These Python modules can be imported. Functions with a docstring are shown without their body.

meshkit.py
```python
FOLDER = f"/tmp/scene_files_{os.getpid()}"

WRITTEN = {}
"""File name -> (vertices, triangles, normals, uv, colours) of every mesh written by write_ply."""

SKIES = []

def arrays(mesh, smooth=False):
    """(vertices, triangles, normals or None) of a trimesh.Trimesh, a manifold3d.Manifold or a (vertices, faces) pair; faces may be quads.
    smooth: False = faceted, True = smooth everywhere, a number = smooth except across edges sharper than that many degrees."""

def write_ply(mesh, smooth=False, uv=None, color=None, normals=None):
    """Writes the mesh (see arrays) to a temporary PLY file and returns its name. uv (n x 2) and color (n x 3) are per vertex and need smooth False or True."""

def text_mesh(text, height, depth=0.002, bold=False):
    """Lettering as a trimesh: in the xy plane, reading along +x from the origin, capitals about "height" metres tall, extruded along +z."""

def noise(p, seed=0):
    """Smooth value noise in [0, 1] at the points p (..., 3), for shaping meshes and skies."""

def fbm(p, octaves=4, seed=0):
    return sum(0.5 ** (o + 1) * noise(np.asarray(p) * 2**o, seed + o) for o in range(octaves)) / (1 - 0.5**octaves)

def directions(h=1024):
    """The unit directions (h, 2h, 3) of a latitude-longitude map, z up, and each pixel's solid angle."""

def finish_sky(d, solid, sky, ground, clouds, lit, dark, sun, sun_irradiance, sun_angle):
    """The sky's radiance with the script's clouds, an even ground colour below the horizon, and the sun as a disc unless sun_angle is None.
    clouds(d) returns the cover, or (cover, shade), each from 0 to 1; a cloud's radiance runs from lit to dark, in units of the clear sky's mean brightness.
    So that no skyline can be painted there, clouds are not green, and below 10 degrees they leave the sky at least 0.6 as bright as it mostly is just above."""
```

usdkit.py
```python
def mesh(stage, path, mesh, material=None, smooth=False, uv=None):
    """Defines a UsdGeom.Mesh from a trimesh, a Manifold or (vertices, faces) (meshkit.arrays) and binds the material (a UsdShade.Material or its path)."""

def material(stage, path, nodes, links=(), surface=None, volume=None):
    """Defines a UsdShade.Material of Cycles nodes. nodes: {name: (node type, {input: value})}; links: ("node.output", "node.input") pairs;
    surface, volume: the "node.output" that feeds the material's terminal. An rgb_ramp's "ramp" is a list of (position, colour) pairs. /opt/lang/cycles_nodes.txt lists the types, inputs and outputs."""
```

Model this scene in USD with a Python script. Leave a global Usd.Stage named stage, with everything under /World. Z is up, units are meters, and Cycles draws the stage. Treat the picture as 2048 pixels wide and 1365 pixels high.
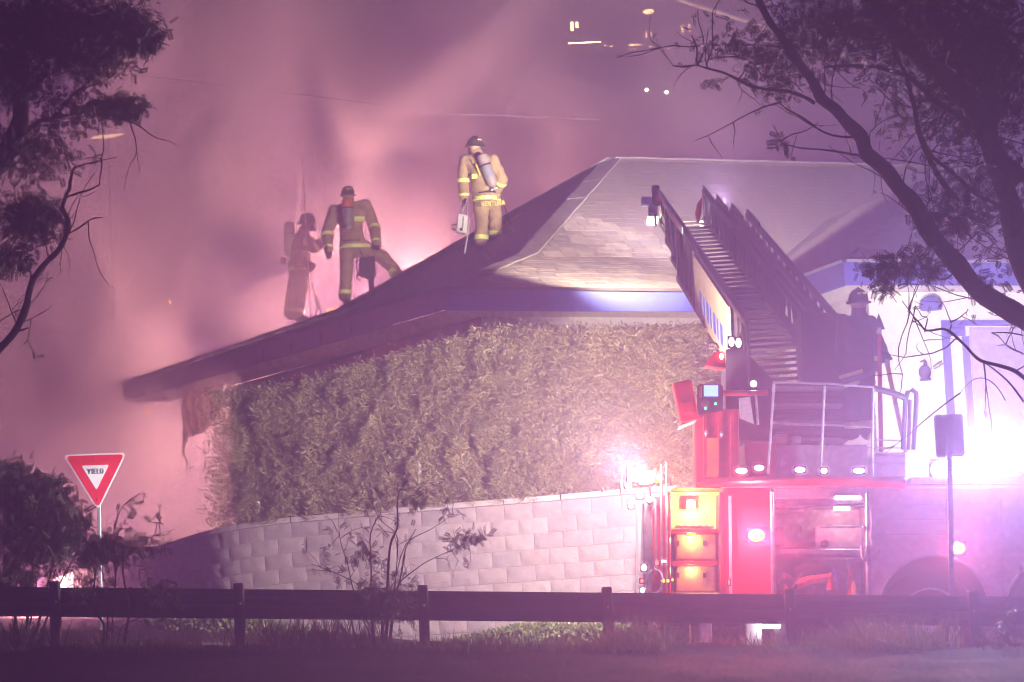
import math, random
import numpy as np, trimesh, manifold3d, usdkit, meshkit
from scipy.spatial import ConvexHull
from shapely.geometry import Polygon, Point
from pxr import Usd, UsdGeom, UsdLux, UsdShade, Gf

# ------------------------------------------------------------------ camera, sky, exposure
SKYCOL = (1.1, 0.30, 3.2)
SM1, SM2 = 0.60, 0.40
LI = dict(side=95.0, sidewash=5.0, rear=640.0, rearglow=15.0, scene=175.0, wingwall=700.0, skyward=700.0, tip=330.0, fire=205.0)
stage = Usd.Stage.CreateInMemory()
UsdGeom.SetStageUpAxis(stage, 'Z')
UsdGeom.Xform.Define(stage, '/World')
FPX, PITCH, ROLL, HCAM = 5807.0, math.radians(7.05), math.radians(2.7), 1.5
Fw = np.array([0, math.cos(PITCH), math.sin(PITCH)])
_Z = np.array([0, -math.sin(PITCH), math.cos(PITCH)])
Rt = math.cos(ROLL) * np.array([1.0, 0, 0]) - math.sin(ROLL) * _Z
Up = math.sin(ROLL) * np.array([1.0, 0, 0]) + math.cos(ROLL) * _Z
CAM = np.array([0, 0, HCAM])
cam = UsdGeom.Camera.Define(stage, '/World/camera')
_M = np.eye(4); _M[0, :3] = Rt; _M[1, :3] = Up; _M[2, :3] = -Fw; _M[3, :3] = CAM
cam.AddTransformOp().Set(Gf.Matrix4d(*_M.ravel().tolist()))
cam.CreateHorizontalApertureAttr(36.0)
cam.CreateFocalLengthAttr(36.0 * FPX / 2048)
cam.CreateExposureAttr(0.0)

def mat(n, nodes, links=(), **k):
    return usdkit.material(stage, '/World/Looks/' + n, nodes, links, **k)

sky_m = mat('night_sky', {
    's': ('sky_texture', {'sky_type': 'single_scattering', 'sun_disc': False, 'sun_elevation': -0.12, 'sun_rotation': 2.2}),
    'm': ('mix_color', {'blend_type': 'mix', 'fac': 0.9, 'b': SKYCOL}),
    'b': ('background_shader', {'strength': 0.1})}, [('s.color', 'm.a'), ('m.result', 'b.color')], surface='b.background')
dome = UsdLux.DomeLight.Define(stage, '/World/sky')
UsdShade.MaterialBindingAPI.Apply(dome.GetPrim()).Bind(sky_m)
dome.GetPrim().SetCustomDataByKey('label', 'night sky glowing dim purple behind the smoke')
dome.GetPrim().SetCustomDataByKey('kind', 'structure')

def hexlight(path, pos, I, col, rad=0.06, aim=None, cone=None):
    """A lamp's light: a small sphere, or a disc facing a direction. I is its intensity along its axis."""
    pos = np.asarray(pos, float)
    if aim is None or cone:
        l = UsdLux.SphereLight.Define(stage, path)
    else:
        l = UsdLux.DiskLight.Define(stage, path)
    l.CreateRadiusAttr(rad); l.CreateNormalizeAttr(False)
    l.CreateIntensityAttr(I / (math.pi * rad * rad)); l.CreateColorAttr(Gf.Vec3f(*col))
    if aim is None:
        l.AddTranslateOp().Set(Gf.Vec3d(*pos.tolist()))
    else:
        z = -np.asarray(aim, float); z /= np.linalg.norm(z)
        x = np.cross([0, 0, 1.0], z); x /= np.linalg.norm(x); y = np.cross(z, x)
        m = np.eye(4); m[0, :3] = x; m[1, :3] = y; m[2, :3] = z; m[3, :3] = pos
        l.AddTransformOp().Set(Gf.Matrix4d(*m.ravel().tolist()))
    if cone:
        h = UsdLux.ShapingAPI.Apply(l.GetPrim()); h.CreateShapingConeAngleAttr(cone); h.CreateShapingConeSoftnessAttr(0.5)
    return l

# ------------------------------------------------------------------ helpers
def at(px, py, Y):
    """The point at depth Y that the photograph shows at a pixel."""
    d = Fw + (px - 1024) / FPX * Rt + (682.5 - py) / FPX * Up
    return CAM + d * (Y / d[1])
def atz(px, py, z):
    d = Fw + (px - 1024) / FPX * Rt + (682.5 - py) / FPX * Up
    return CAM + d * ((z - HCAM) / d[2])
def hit(px, py, P, n):
    d = Fw + (px - 1024) / FPX * Rt + (682.5 - py) / FPX * Up
    return CAM + d * (np.dot(np.asarray(P) - CAM, n) / np.dot(d, n))
def nrm(v):
    v = np.asarray(v, float); return v / max(np.linalg.norm(v), 1e-9)

class MB:
    """Collects shapes that become one mesh."""
    def __init__(s): s.v, s.f, s.n = [], [], 0
    def add(s, v, f):
        v = np.asarray(v, float); f = np.asarray(f, int)
        if len(f) and f.shape[1] == 4: f = np.vstack([f[:, [0, 1, 2]], f[:, [0, 2, 3]]])
        s.v.append(v); s.f.append(f + s.n); s.n += len(v); return s
    def tm(s, t): return s.add(t.vertices, t.faces)
    def mf(s, m):
        q = m.to_mesh(); return s.add(q.vert_properties[:, :3], q.tri_verts)
    def hull(s, pts):
        pts = np.asarray(pts, float); h = ConvexHull(pts); f = h.simplices.copy()
        a, b, c = pts[f[:, 0]], pts[f[:, 1]], pts[f[:, 2]]
        flip = (np.cross(b - a, c - a) * h.equations[:, :3]).sum(1) < 0
        f[flip] = f[flip][:, ::-1]
        used = np.unique(f); re = np.zeros(len(pts), int); re[used] = np.arange(len(used))
        return s.add(pts[used], re[f])
    def cbox(s, lo, hi, ch=0.008, T=None):
        """A box with chamfered edges; T maps its points."""
        lo, hi = np.minimum(lo, hi).astype(float), np.maximum(lo, hi).astype(float)
        ch = min(ch, 0.45 * (hi - lo).min()); P = []
        for i in np.ndindex(2, 2, 2):
            c = np.where(i, hi, lo); sg = np.where(i, -1, 1)
            for k in range(3):
                q = c + sg * ch; q[k] = c[k]; P.append(q)
        P = np.array(P)
        return s.hull(P if T is None else T(P))
    def obox(s, c, ax, ay, az, ch=0.006):
        """A chamfered box centred at c with half-axes ax, ay, az."""
        A = np.array([ax, ay, az], float); L = np.linalg.norm(A, axis=1)
        D = A / L[:, None]
        return s.cbox(-L, L, ch, lambda P: np.asarray(c) + P @ D)
    def tube(s, pts, rad, n=6, cap=True):
        pts = np.asarray(pts, float); m = len(pts); rad = np.broadcast_to(rad, (m,))
        t = np.gradient(pts, axis=0); t /= np.maximum(np.linalg.norm(t, axis=1, keepdims=True), 1e-9)
        ref = np.array([0, 0, 1.0]) if abs(t[0][2]) < 0.9 else np.array([1.0, 0, 0])
        a = np.cross(t, ref); bad = np.linalg.norm(a, axis=1) < 0.05
        a[bad] = np.cross(t[bad], [0.3, 0.9, 0.2]); a /= np.linalg.norm(a, axis=1, keepdims=True); b = np.cross(t, a)
        th = np.arange(n) * 2 * math.pi / n
        V = pts[:, None] + rad[:, None, None] * (np.cos(th)[None, :, None] * a[:, None] + np.sin(th)[None, :, None] * b[:, None])
        V = V.reshape(-1, 3); F = []
        for i in range(m - 1):
            for j in range(n):
                k = (j + 1) % n
                F += [[i * n + j, i * n + k, (i + 1) * n + k], [i * n + j, (i + 1) * n + k, (i + 1) * n + j]]
        if cap:
            V = np.vstack([V, pts[0], pts[-1]]); e = m * n
            for j in range(n):
                k = (j + 1) % n
                F += [[e, k, j], [e + 1, (m - 1) * n + j, (m - 1) * n + k]]
        return s.add(V, F)
    def rod(s, a, b, r, n=8): return s.tube([a, b], [r, r], n)
    def ball(s, c, r, k=2, sc=(1, 1, 1)):
        t = trimesh.creation.icosphere(k, 1.0); return s.add(t.vertices * r * np.array(sc) + np.asarray(c), t.faces)
    def prism(s, poly, d):
        """A planar polygon (3D points) given thickness by the vector d."""
        P = np.asarray(poly, float); n = len(P)
        nn = nrm(sum(np.cross(P[i] - P[0], P[(i + 1) % n] - P[0]) for i in range(1, n - 1)))
        ex = nrm(P[1] - P[0]); ey = np.cross(nn, ex)
        q = np.stack([(P - P[0]) @ ex, (P - P[0]) @ ey], 1)
        tv, tf = trimesh.creation.triangulate_polygon(Polygon(q), engine='earcut')
        W = P[0] + tv[:, :1] * ex + tv[:, 1:2] * ey; k = len(W)
        if np.dot(d, nn) > 0: tf = tf[:, ::-1]
        F = np.vstack([tf, tf[:, ::-1] + k])
        s.add(np.vstack([W, W + d]), F)
        side = [[i, (i + 1) % n, n + (i + 1) % n, n + i] for i in range(n)]
        if np.dot(d, nn) > 0: pass
        else: side = [x[::-1] for x in side]
        return s.add(np.vstack([P, P + d]), side)
    def arr(s): return np.vstack(s.v), np.vstack(s.f)

def rots(n, rng):
    """Random rotation matrices."""
    q = rng.normal(size=(n, 4)); q /= np.linalg.norm(q, axis=1, keepdims=True); w, x, y, z = q.T
    return np.stack([1-2*(y*y+z*z), 2*(x*y-z*w), 2*(x*z+y*w), 2*(x*y+z*w), 1-2*(x*x+z*z), 2*(y*z-x*w), 2*(x*z-y*w), 2*(y*z+x*w), 1-2*(x*x+y*y)], 1).reshape(-1, 3, 3)
def frames(d, rng):
    """Rotations whose first axis is d, rolled at random."""
    d = d / np.linalg.norm(d, axis=1, keepdims=True); r = rng.normal(size=d.shape)
    b = np.cross(d, r); b /= np.linalg.norm(b, axis=1, keepdims=True); c = np.cross(d, b)
    return np.stack([d, b, c], 2)
def scatter(tv, tf, pos, M, sc):
    n = len(pos); sc = np.broadcast_to(np.asarray(sc, float).reshape(-1, 1, 1), (n, 1, 1))
    V = np.einsum('nij,kj->nki', M, tv) * sc + pos[:, None]
    return V.reshape(-1, 3), (np.asarray(tf)[None] + (np.arange(n) * len(tv))[:, None, None]).reshape(-1, 3)

_used = {}
def uniq(parent, name):
    k = _used.get((parent, name), 0); _used[(parent, name)] = k + 1
    return f'{parent}/{name}' + (f'_{k:03d}' if k else '')
def tag(prim, label=None, cat=None, group=None, kind=None):
    for k, x in (('label', label), ('category', cat), ('group', group), ('kind', kind)):
        if x: prim.SetCustomDataByKey(k, x)
class Thing:
    def __init__(s, name, label, cat, loc=(0, 0, 0), group=None, roll=0.0):
        s.path = uniq('/World', name); s.loc = np.asarray(loc, float); s.roll = roll
        x = UsdGeom.Xform.Define(stage, s.path); x.AddTranslateOp().Set(Gf.Vec3d(*s.loc.tolist()))
        if roll: x.AddRotateYOp().Set(math.degrees(roll))
        c, q = math.cos(roll), math.sin(roll)
        s.A = np.array([[c, 0, q], [0, 1, 0], [-q, 0, c]])      # local to world
        s.prim = x.GetPrim(); tag(s.prim, label, cat, group)
    def local(s, P): return (np.asarray(P, float) - s.loc) @ s.A
    def world(s, P): return np.asarray(P, float) @ s.A.T + s.loc
    def part(s, name, mb, m, label=None, parent=None, smooth=False, local=False, kind=None):
        """One part from shapes given in world (or local) coordinates; parent: the part it belongs to."""
        v, f = mb.arr() if isinstance(mb, MB) else mb
        p = uniq(parent or s.path, name)
        usdkit.mesh(stage, p, (v if local else s.local(v), f), m, smooth=smooth)
        tag(stage.GetPrimAtPath(p), label, kind=kind)
        return p
    def light(s, name, pos, I, col, rad=0.06, aim=None, cone=None):
        return hexlight(s.path + '/' + name, s.local(pos), I, col, rad, None if aim is None else np.asarray(aim, float) @ s.A, cone)
def single(name, mb, m, label=None, cat=None, group=None, kind=None, smooth=False):
    v, f = mb.arr() if isinstance(mb, MB) else mb
    p = uniq('/World', name); usdkit.mesh(stage, p, (v, f), m, smooth=smooth)
    tag(stage.GetPrimAtPath(p), label, cat, group, kind); return p

# ------------------------------------------------------------------ materials
def pm(n, c, rough=0.7, metal=0.0, var=0.25, scale=6.0, bump=0.0, bscale=40.0, island=False, stretch=(1, 1, 1), spec=0.5, coat=0.0, trans=0.0):
    """A painted, plastered, wooden or leafy surface: colour with uneven wear, optional relief."""
    c = np.array(c, float); lo, hi = np.clip(c * (1 - var), 0, 1), np.clip(c * (1 + var), 0, 1)
    N = {'g': ('geometry', {}), 'mp': ('mapping', {'scale': stretch}), 'n': ('noise_texture', {'scale': scale, 'detail': 5.0, 'roughness': 0.6}),
         'r': ('rgb_ramp', {'ramp': [(0.3, lo), (0.5, c), (0.72, hi)]}),
         'p': ('principled_bsdf', {'roughness': rough, 'metallic': metal, 'specular_ior_level': spec, 'coat_weight': coat})}
    Lk = [('g.position', 'mp.vector'), ('mp.vector', 'n.vector'), ('r.color', 'p.base_color')]
    if island:
        N['a'] = ('math', {'math_type': 'multiply_add', 'value2': 0.45, 'value3': 0.0}); N['b'] = ('math', {'math_type': 'multiply_add', 'value2': 0.55})
        Lk += [('n.fac', 'b.value1'), ('g.random_per_island', 'a.value1'), ('a.value', 'b.value3'), ('b.value', 'r.fac')]
    else: Lk.append(('n.fac', 'r.fac'))
    if bump:
        N['n2'] = ('noise_texture', {'scale': bscale, 'detail': 4.0}); N['bp'] = ('bump', {'strength': bump, 'distance': 0.02})
        Lk += [('mp.vector', 'n2.vector'), ('n2.fac', 'bp.height'), ('bp.normal', 'p.normal')]
    out = 'p.BSDF'
    if trans:
        N['t'] = ('translucent_bsdf', {}); N['x'] = ('mix_closure', {'fac': trans})
        Lk += [('r.color', 't.color'), ('p.BSDF', 'x.closure1'), ('t.BSDF', 'x.closure2')]; out = 'x.closure'
    return mat(n, N, Lk, surface=out)
def em(n, c, s): return mat(n, {'e': ('emission', {'color': c, 'strength': s})}, surface='e.emission')

m_shingle = [pm('shingle_%s' % w, c, 0.9, var=0.25, scale=9, bump=0.4, bscale=60) for w, c in (('brown', (.20, .165, .15)), ('grey', (.17, .15, .145)), ('tan', (.24, .20, .175)))]
m_shinglemix = pm('shingle_mixed', (.20, .168, .152), 0.9, var=0.3, scale=9, island=True, bump=0.4, bscale=60)
m_deck = pm('roof_underlay', (.06, .05, .05), 0.95)
m_blue = pm('blue_paint', (.05, .07, .36), 0.5, var=0.12, scale=3, bump=0.1)
m_mauve = pm('faded_mauve_board', (.20, .10, .16), 0.7, var=0.25, scale=3)
m_cream = pm('cream_plaster', (.62, .56, .47), 0.85, var=0.08, scale=2.5, bump=0.15, bscale=30)
m_white = pm('white_plaster', (.74, .70, .64), 0.8, var=0.06, scale=2.5, bump=0.12, bscale=30)
m_salmon = pm('salmon_board', (.42, .14, .15), 0.8, var=0.25, scale=4)
m_char = pm('charred_wood', (.03, .022, .02), 0.95, var=0.5, scale=8, bump=0.5)
m_block = [pm('split_block_%s' % w, c, 0.95, var=0.12, scale=10, bump=0.5, bscale=45) for w, c in (('grey', (.215, .18, .185)), ('rose', (.22, .18, .18)), ('pale', (.235, .20, .20)), ('dull', (.195, .17, .175)))]
m_mortar = pm('mortar', (.25, .215, .21), 0.95, var=0.1)
m_cap = pm('concrete_cap', (.28, .25, .24), 0.9, var=0.15, bump=0.3)
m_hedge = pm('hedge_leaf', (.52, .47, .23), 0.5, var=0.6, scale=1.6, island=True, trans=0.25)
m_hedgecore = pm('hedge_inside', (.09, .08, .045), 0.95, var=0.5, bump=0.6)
m_leaf = pm('tree_leaf', (.05, .055, .025), 0.6, var=0.5, scale=1.0, island=True, trans=0.25)
m_bark = pm('bark', (.05, .038, .03), 0.95, var=0.4, scale=18, bump=0.7, bscale=30)
m_cover = pm('ground_cover_leaf', (.24, .32, .10), 0.5, var=0.6, scale=2, island=True, trans=0.2)
m_dry = pm('dry_grass', (.34, .27, .12), 0.7, var=0.5, island=True, trans=0.3)
m_soil = pm('soil', (.018, .014, .013), 0.95, spec=0.03, var=0.4, scale=3, bump=0.6, bscale=20)
m_road = pm('asphalt', (.06, .06, .062), 0.85, var=0.25, scale=5, bump=0.3, bscale=80)
m_rail = pm('weathered_steel', (.10, .095, .10), 0.65, 0.5, var=0.3, scale=5)
m_post = pm('post_timber', (.09, .07, .055), 0.9, var=0.35, scale=8, stretch=(1, 1, .1))
m_red = pm('red_truck_paint', (.55, .035, .03), 0.3, var=0.12, scale=2, coat=0.4)
m_wpaint = pm('white_truck_paint', (.70, .68, .68), 0.35, var=0.06, scale=2, coat=0.3)
m_tan = pm('locker_paint', (.50, .36, .17), 0.5, var=0.12, scale=3)
m_alu = pm('brushed_metal', (.55, .55, .57), 0.38, 0.85, var=0.15, scale=10)
m_dark = pm('dark_steel', (.035, .033, .037), 0.5, 0.5, var=0.3, scale=8)
m_black = pm('black_rubber', (.02, .02, .02), 0.8, var=0.3)
m_grey = pm('grey_plastic', (.25, .25, .27), 0.5, var=0.15)
m_orange = pm('orange_plastic', (.70, .20, .04), 0.5, var=0.15)
m_yellow = pm('yellow_paint', (.75, .52, .06), 0.5, var=0.15)
m_bluebit = pm('blue_plastic', (.06, .14, .55), 0.5, var=0.15)
m_ladder = pm('ladder_steel', (.035, .028, .036), 0.5, 0.2, var=0.3, scale=12)
m_ladderedge = pm('ladder_cap', (.70, .58, .48), 0.45, 0.2, var=0.15, scale=12)
m_board = pm('sign_board', (.62, .52, .30), 0.5, var=0.1, scale=3)
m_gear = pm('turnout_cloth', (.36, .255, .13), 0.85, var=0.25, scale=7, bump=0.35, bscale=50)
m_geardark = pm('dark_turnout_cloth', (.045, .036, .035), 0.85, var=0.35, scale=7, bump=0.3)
m_band = mat('reflective_band', {'p': ('principled_bsdf', {'base_color': (.80, .92, .22), 'roughness': 0.45})}, surface='p.BSDF')
m_bandy = pm('yellow_letters', (.85, .72, .10), 0.5, var=0.05)
m_skin = pm('skin', (.42, .26, .19), 0.55, var=0.1)
m_tank = pm('air_tank_shell', (.33, .27, .25), 0.4, var=0.2, scale=9)
m_pole = pm('pole_wood', (.50, .27, .08), 0.6, var=0.2, stretch=(1, 1, .2))
m_palepole = pm('pale_fibreglass', (.68, .52, .36), 0.5, var=0.15)
m_signred = pm('sign_red', (.62, .03, .05), 0.4, var=0.05)
m_signwhite = pm('sign_white', (.74, .74, .72), 0.4, var=0.05)
m_galv = pm('galvanised_steel', (.42, .42, .43), 0.45, 0.6, var=0.2, scale=14)
m_sheet = pm('torn_lining', (.72, .58, .42), 0.8, var=0.25, scale=6, bump=0.6, bscale=15, trans=0.35)
m_glass = mat('window_glass', {'t': ('transparent_bsdf', {}), 'g': ('glossy_bsdf', {'roughness': 0.03, 'color': (.9, .9, .95)}), 'f': ('fresnel', {'IOR': 1.5}), 'x': ('mix_closure', {})},
              [('f.fac', 'x.fac'), ('t.BSDF', 'x.closure1'), ('g.BSDF', 'x.closure2')], surface='x.closure')
e_white = em('lamp_white', (.95, .97, 1.0), 40.0)
e_warm = em('lamp_warm', (1.0, .86, .60), 30.0)
e_amber = em('lamp_amber', (1.0, .55, .015), 2.6)
e_red = em('lamp_red', (1.0, .06, .04), 8.0)
e_screen = em('lit_screen', (.35, .72, 1.0), 1.6)
e_green = em('lamp_green', (.05, 1.0, .45), 2.5)
e_flame = em('flame', (1.0, .33, .06), 3.5)
e_window = em('lit_window', (1.0, .50, .16), 190.0)
# ------------------------------------------------------------------ ground, road, hill
def sstep(a, b, x):
    t = np.clip((np.asarray(x, float) - a) / (b - a), 0, 1); return t * t * (3 - 2 * t)
def ground_z(X, Y):
    X, Y = np.asarray(X, float), np.asarray(Y, float)
    z = np.interp(Y, [-5, 8, 18, 25, 29, 30, 31.3, 35, 36.4, 38, 45, 60, 112], [0, 0, .6, 1.5, 2.0, 2.06, 1.96, 1.93, 2.05, 2.2, 2.6, 3.2, 7.0])
    z = z - 0.047 * np.clip(X, -12, 12) * sstep(10, 28, Y)
    return z + 0.16 * sstep(0.2, -3.0, X) * sstep(31.3, 36.5, Y)
def sheet(xs, ys, dz=0.0, rough=0.0, zf=ground_z, seed=1):
    X, Y = np.meshgrid(xs, ys); z = zf(X, Y) + dz
    if rough: z = z + rough * (meshkit.fbm(np.stack([X * 2.2, Y * 2.2, X * 0], -1), 4, seed) - 0.5)
    V = np.stack([X, Y, z], -1).reshape(-1, 3); n, m = len(xs), len(ys)
    i = (np.arange(m - 1)[:, None] * n + np.arange(n - 1)[None]).ravel()
    return V, np.vstack([np.stack([i, i + 1, i + n + 1], 1), np.stack([i, i + n + 1, i + n], 1)])
xs = np.unique(np.concatenate([np.linspace(-60, -12, 9), np.arange(-12, 12.01, 0.2), np.linspace(12, 60, 9)]))
ys = np.unique(np.concatenate([np.arange(-5, 24, 1.5), np.arange(24, 40, 0.2), np.arange(40, 60, 2), np.linspace(60, 112, 10)]))
single('ground', sheet(xs, ys, 0, 0.10), m_soil, 'dark rough soil of the embankment and the lot', kind='structure', smooth=True)
single('road', sheet(np.arange(-30, 30.1, 0.5), np.arange(31.2, 35.7, 0.3), 0.055, 0.012), m_road, 'asphalt road behind the guardrail under the fire engine', kind='structure', smooth=True)
def hill_z(X, Y):
    return np.interp(Y, [108, 150, 215, 300], [5.5, 18, 42, 62]) + 5 * np.sin(np.asarray(X) * 0.05) + 4 * (meshkit.noise(np.stack([X * .04, Y * .04, X * 0], -1)) - .5)
single('hill', sheet(np.linspace(-120, 120, 40), np.linspace(108, 300, 30), 0, 0, hill_z), m_soil, 'dark hillside rising behind the burning house', kind='structure', smooth=True)

# ------------------------------------------------------------------ house
zv = np.array([0, 0, 1.0]); YA = 45.5; ke = YA / 50.0
A = at(890, 580, YA); D = atz(250, 772, A[2]); a22 = math.radians(22)
u = np.array([math.cos(a22), math.sin(a22), 0]); v = np.array([-math.sin(a22), math.cos(a22), 0])
B = A + 6 * ke * (u + v) + 3.58 * ke * zv
E = A + 15 * u; Rr = B + 9.0 * u
w = nrm(D - A)                                               # along the left eave
wn = nrm(np.cross(w, zv)); wn = wn if np.dot(wn, u) > 0 else -wn
fas = 45 * YA / FPX                                           # fascia depth
def kink(P, Q, t=0.45, drop=0.50): return P + t * (Q - P) - drop * zv
KA, KE, KD = kink(A, B), kink(E, Rr + 0 * u), kink(D, B)
house = Thing('house', 'cream house with blue fascia and brown hipped shingle roof, its left end burning', 'house', [A[0], A[1], 2.5])
def courses(poly, e, up, seed, keep=0, hull=None):
    """Shingles laid in courses on a planar face: a list of (centre, shape)."""
    rng = np.random.default_rng(seed); o = poly[0]; n = nrm(np.cross(e, up))
    if n[2] < 0: n = -n
    q = np.array([[(p - o) @ e, (p - o) @ up] for p in poly]); pg = Polygon(q)
    pin = pg.buffer(-0.07); x0, y0, x1, y1 = pg.bounds; ex, wd, out = 0.16, 0.36, []
    for r in range(int((y1 - y0) / ex) + 1):
        y = y0 + r * ex; x = x0 - rng.uniform(0, wd)
        while x < x1:
            ww = wd * rng.uniform(.75, 1.2)
            if pin.contains(Point(x + ww / 2, y + ex / 2)):
                h, dy, b = 0.008 + rng.uniform(0, .005), rng.uniform(-.012, .012), rng.uniform(-.004, .004)
                P = []
                for (sx, sy, t) in ((0.006, 0, h), (ww - .006, 0, h + b), (ww - .006, ex + .03, .008), (.006, ex + .03, .008)):
                    c = o + e * (x + sx) + up * (y + sy + dy); P += [c + n * .001, c + n * t]
                out.append((o + e * (x + ww / 2) + up * y, np.array(P)))
            x += ww
    return out
_BF = np.array([[1, 3, 5], [1, 5, 7], [0, 2, 3], [0, 3, 1], [2, 4, 5], [2, 5, 3], [4, 6, 7], [4, 7, 5], [6, 0, 1], [6, 1, 7]])
def upvec(e, P, Q):
    d = Q - P; return nrm(d - e * np.dot(d, e))
faces = []
for i, (poly, e) in enumerate((([A, E, KE, KA], u), ([KA, KE, Rr, B], u), ([A, KA, KD, D], w), ([KA, B, KD], nrm(KD - KA)))):
    house.part('roof_deck', MB().add(np.array(poly) - [0, 0, .004], [[0, 1, 2, 3]] if len(poly) == 4 else [[0, 1, 2]]), m_shinglemix)
    inner = poly[2] if i != 3 else poly[1]
    faces.append(courses(poly, e, upvec(e, poly[0], inner), 10 + i))
front = sorted(faces[0] + faces[1], key=lambda s: np.linalg.norm(s[0] - at(1200, 500, 48)))
for c, P in front[:240]:
    house.part('shingle', (P, _BF), random.Random(hash((round(c[0], 3), round(c[2], 3)))).choice(m_shingle))
rest = MB()
for c, P in front[240:] + faces[2] + faces[3]: rest.add(P, _BF)
house.part('shingles', rest, m_shinglemix, kind='stuff')
caps = MB(); rg = np.random.default_rng(3)
for P, Q in ((A, KA), (KA, B), (B, Rr), (D, KD), (KD, B)):
    L = np.linalg.norm(Q - P); d = nrm(Q - P); sd = nrm(np.cross(d, zv)); k = int(L / .3)
    for i in range(k):
        c = P + d * (i + .5) * L / k + zv * .03
        caps.obox(c + zv * rg.uniform(0, .012), d * .165, sd * .19, np.cross(sd, d) * .016, .004)
house.part('ridge_cap', caps, m_shingle[1], kind='stuff')
def slab(P, Q, h, t, out):
    """A board hanging from the line PQ: height h, thickness t towards out."""
    return MB().prism([P, Q, Q - zv * h, P - zv * h], np.asarray(out) * t)
house.part('front_fascia', slab(A + .02 * zv, E + .02 * zv, fas, .04, -v), m_blue)
house.part('left_fascia', slab(A + .018 * zv - v * .04, D + .018 * zv, fas * .95, .04, -wn), m_mauve)
house.part('drip_edge', slab(A + .05 * zv - v * .05, E + .05 * zv - v * .05, .05, .02, -v), m_deck)
house.part('soffit', MB().add(np.array([A + .03 * v, E + .03 * v, E + 1.2 * v, A + .9 * wn + 1.2 * v, D + .9 * wn, D + .03 * wn]) - zv * (fas - .03), [[0, 1, 2], [0, 2, 3], [0, 3, 4], [0, 4, 5]]), m_cream)
W0 = hit(962, 640, A + .75 * v, v); W0[2] = A[2]
gz = 2.4
def wall(P, Q, top, bot, t, inward): return MB().prism([P * [1, 1, 0] + zv * top, Q * [1, 1, 0] + zv * top, Q * [1, 1, 0] + zv * bot, P * [1, 1, 0] + zv * bot], np.asarray(inward) * t)
wt = A[2] - fas + .03
house.part('front_wall', wall(W0, W0 + 13.5 * u, wt - .004, gz, .2, v), m_cream)
house.part('crown_moulding', wall(W0 - .05 * v, W0 + 13.5 * u - .05 * v, wt - .002, wt - .14, .045, v), m_cream)
WL = hit(570, 765, W0, wn); WD = W0 + w * np.linalg.norm((WL - W0) * [1, 1, 0])
# left wall: the salmon boards left on it, and the burnt stretch behind
tgap, prev = [0.0, .17, .3, .47, .6, .8], None
Lw = np.linalg.norm((WD - W0) * [1, 1, 0])
for i, (t0, t1) in enumerate(((0.0, .24), (.25, .55), (.56, .72), (.75, 1.0))):
    house.part('wall_board', wall(W0 - wn * .03 + w * Lw * t0, W0 - wn * .03 + w * Lw * t1, wt - .03 - .05 * (i > 1), wt - 0.60 - .1 * (i % 2), .025, wn), m_salmon)
    if i < 3:
        g = W0 - wn * .03 + w * Lw * (t1 + .012); house.part('board_joint', MB().hull([g * [1, 1, 0] + zv * z + q for z, r in ((wt - .1, .02), (wt - .72, .11)) for q in (w * r, -w * r, -wn * .03 + w * r, -wn * .03 - w * r)]), m_signred if i == 0 else m_salmon)
house.part('left_wall', wall(W0, W0 + w * Lw * 1.25, wt - .004, gz, .2, wn), m_char)
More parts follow.
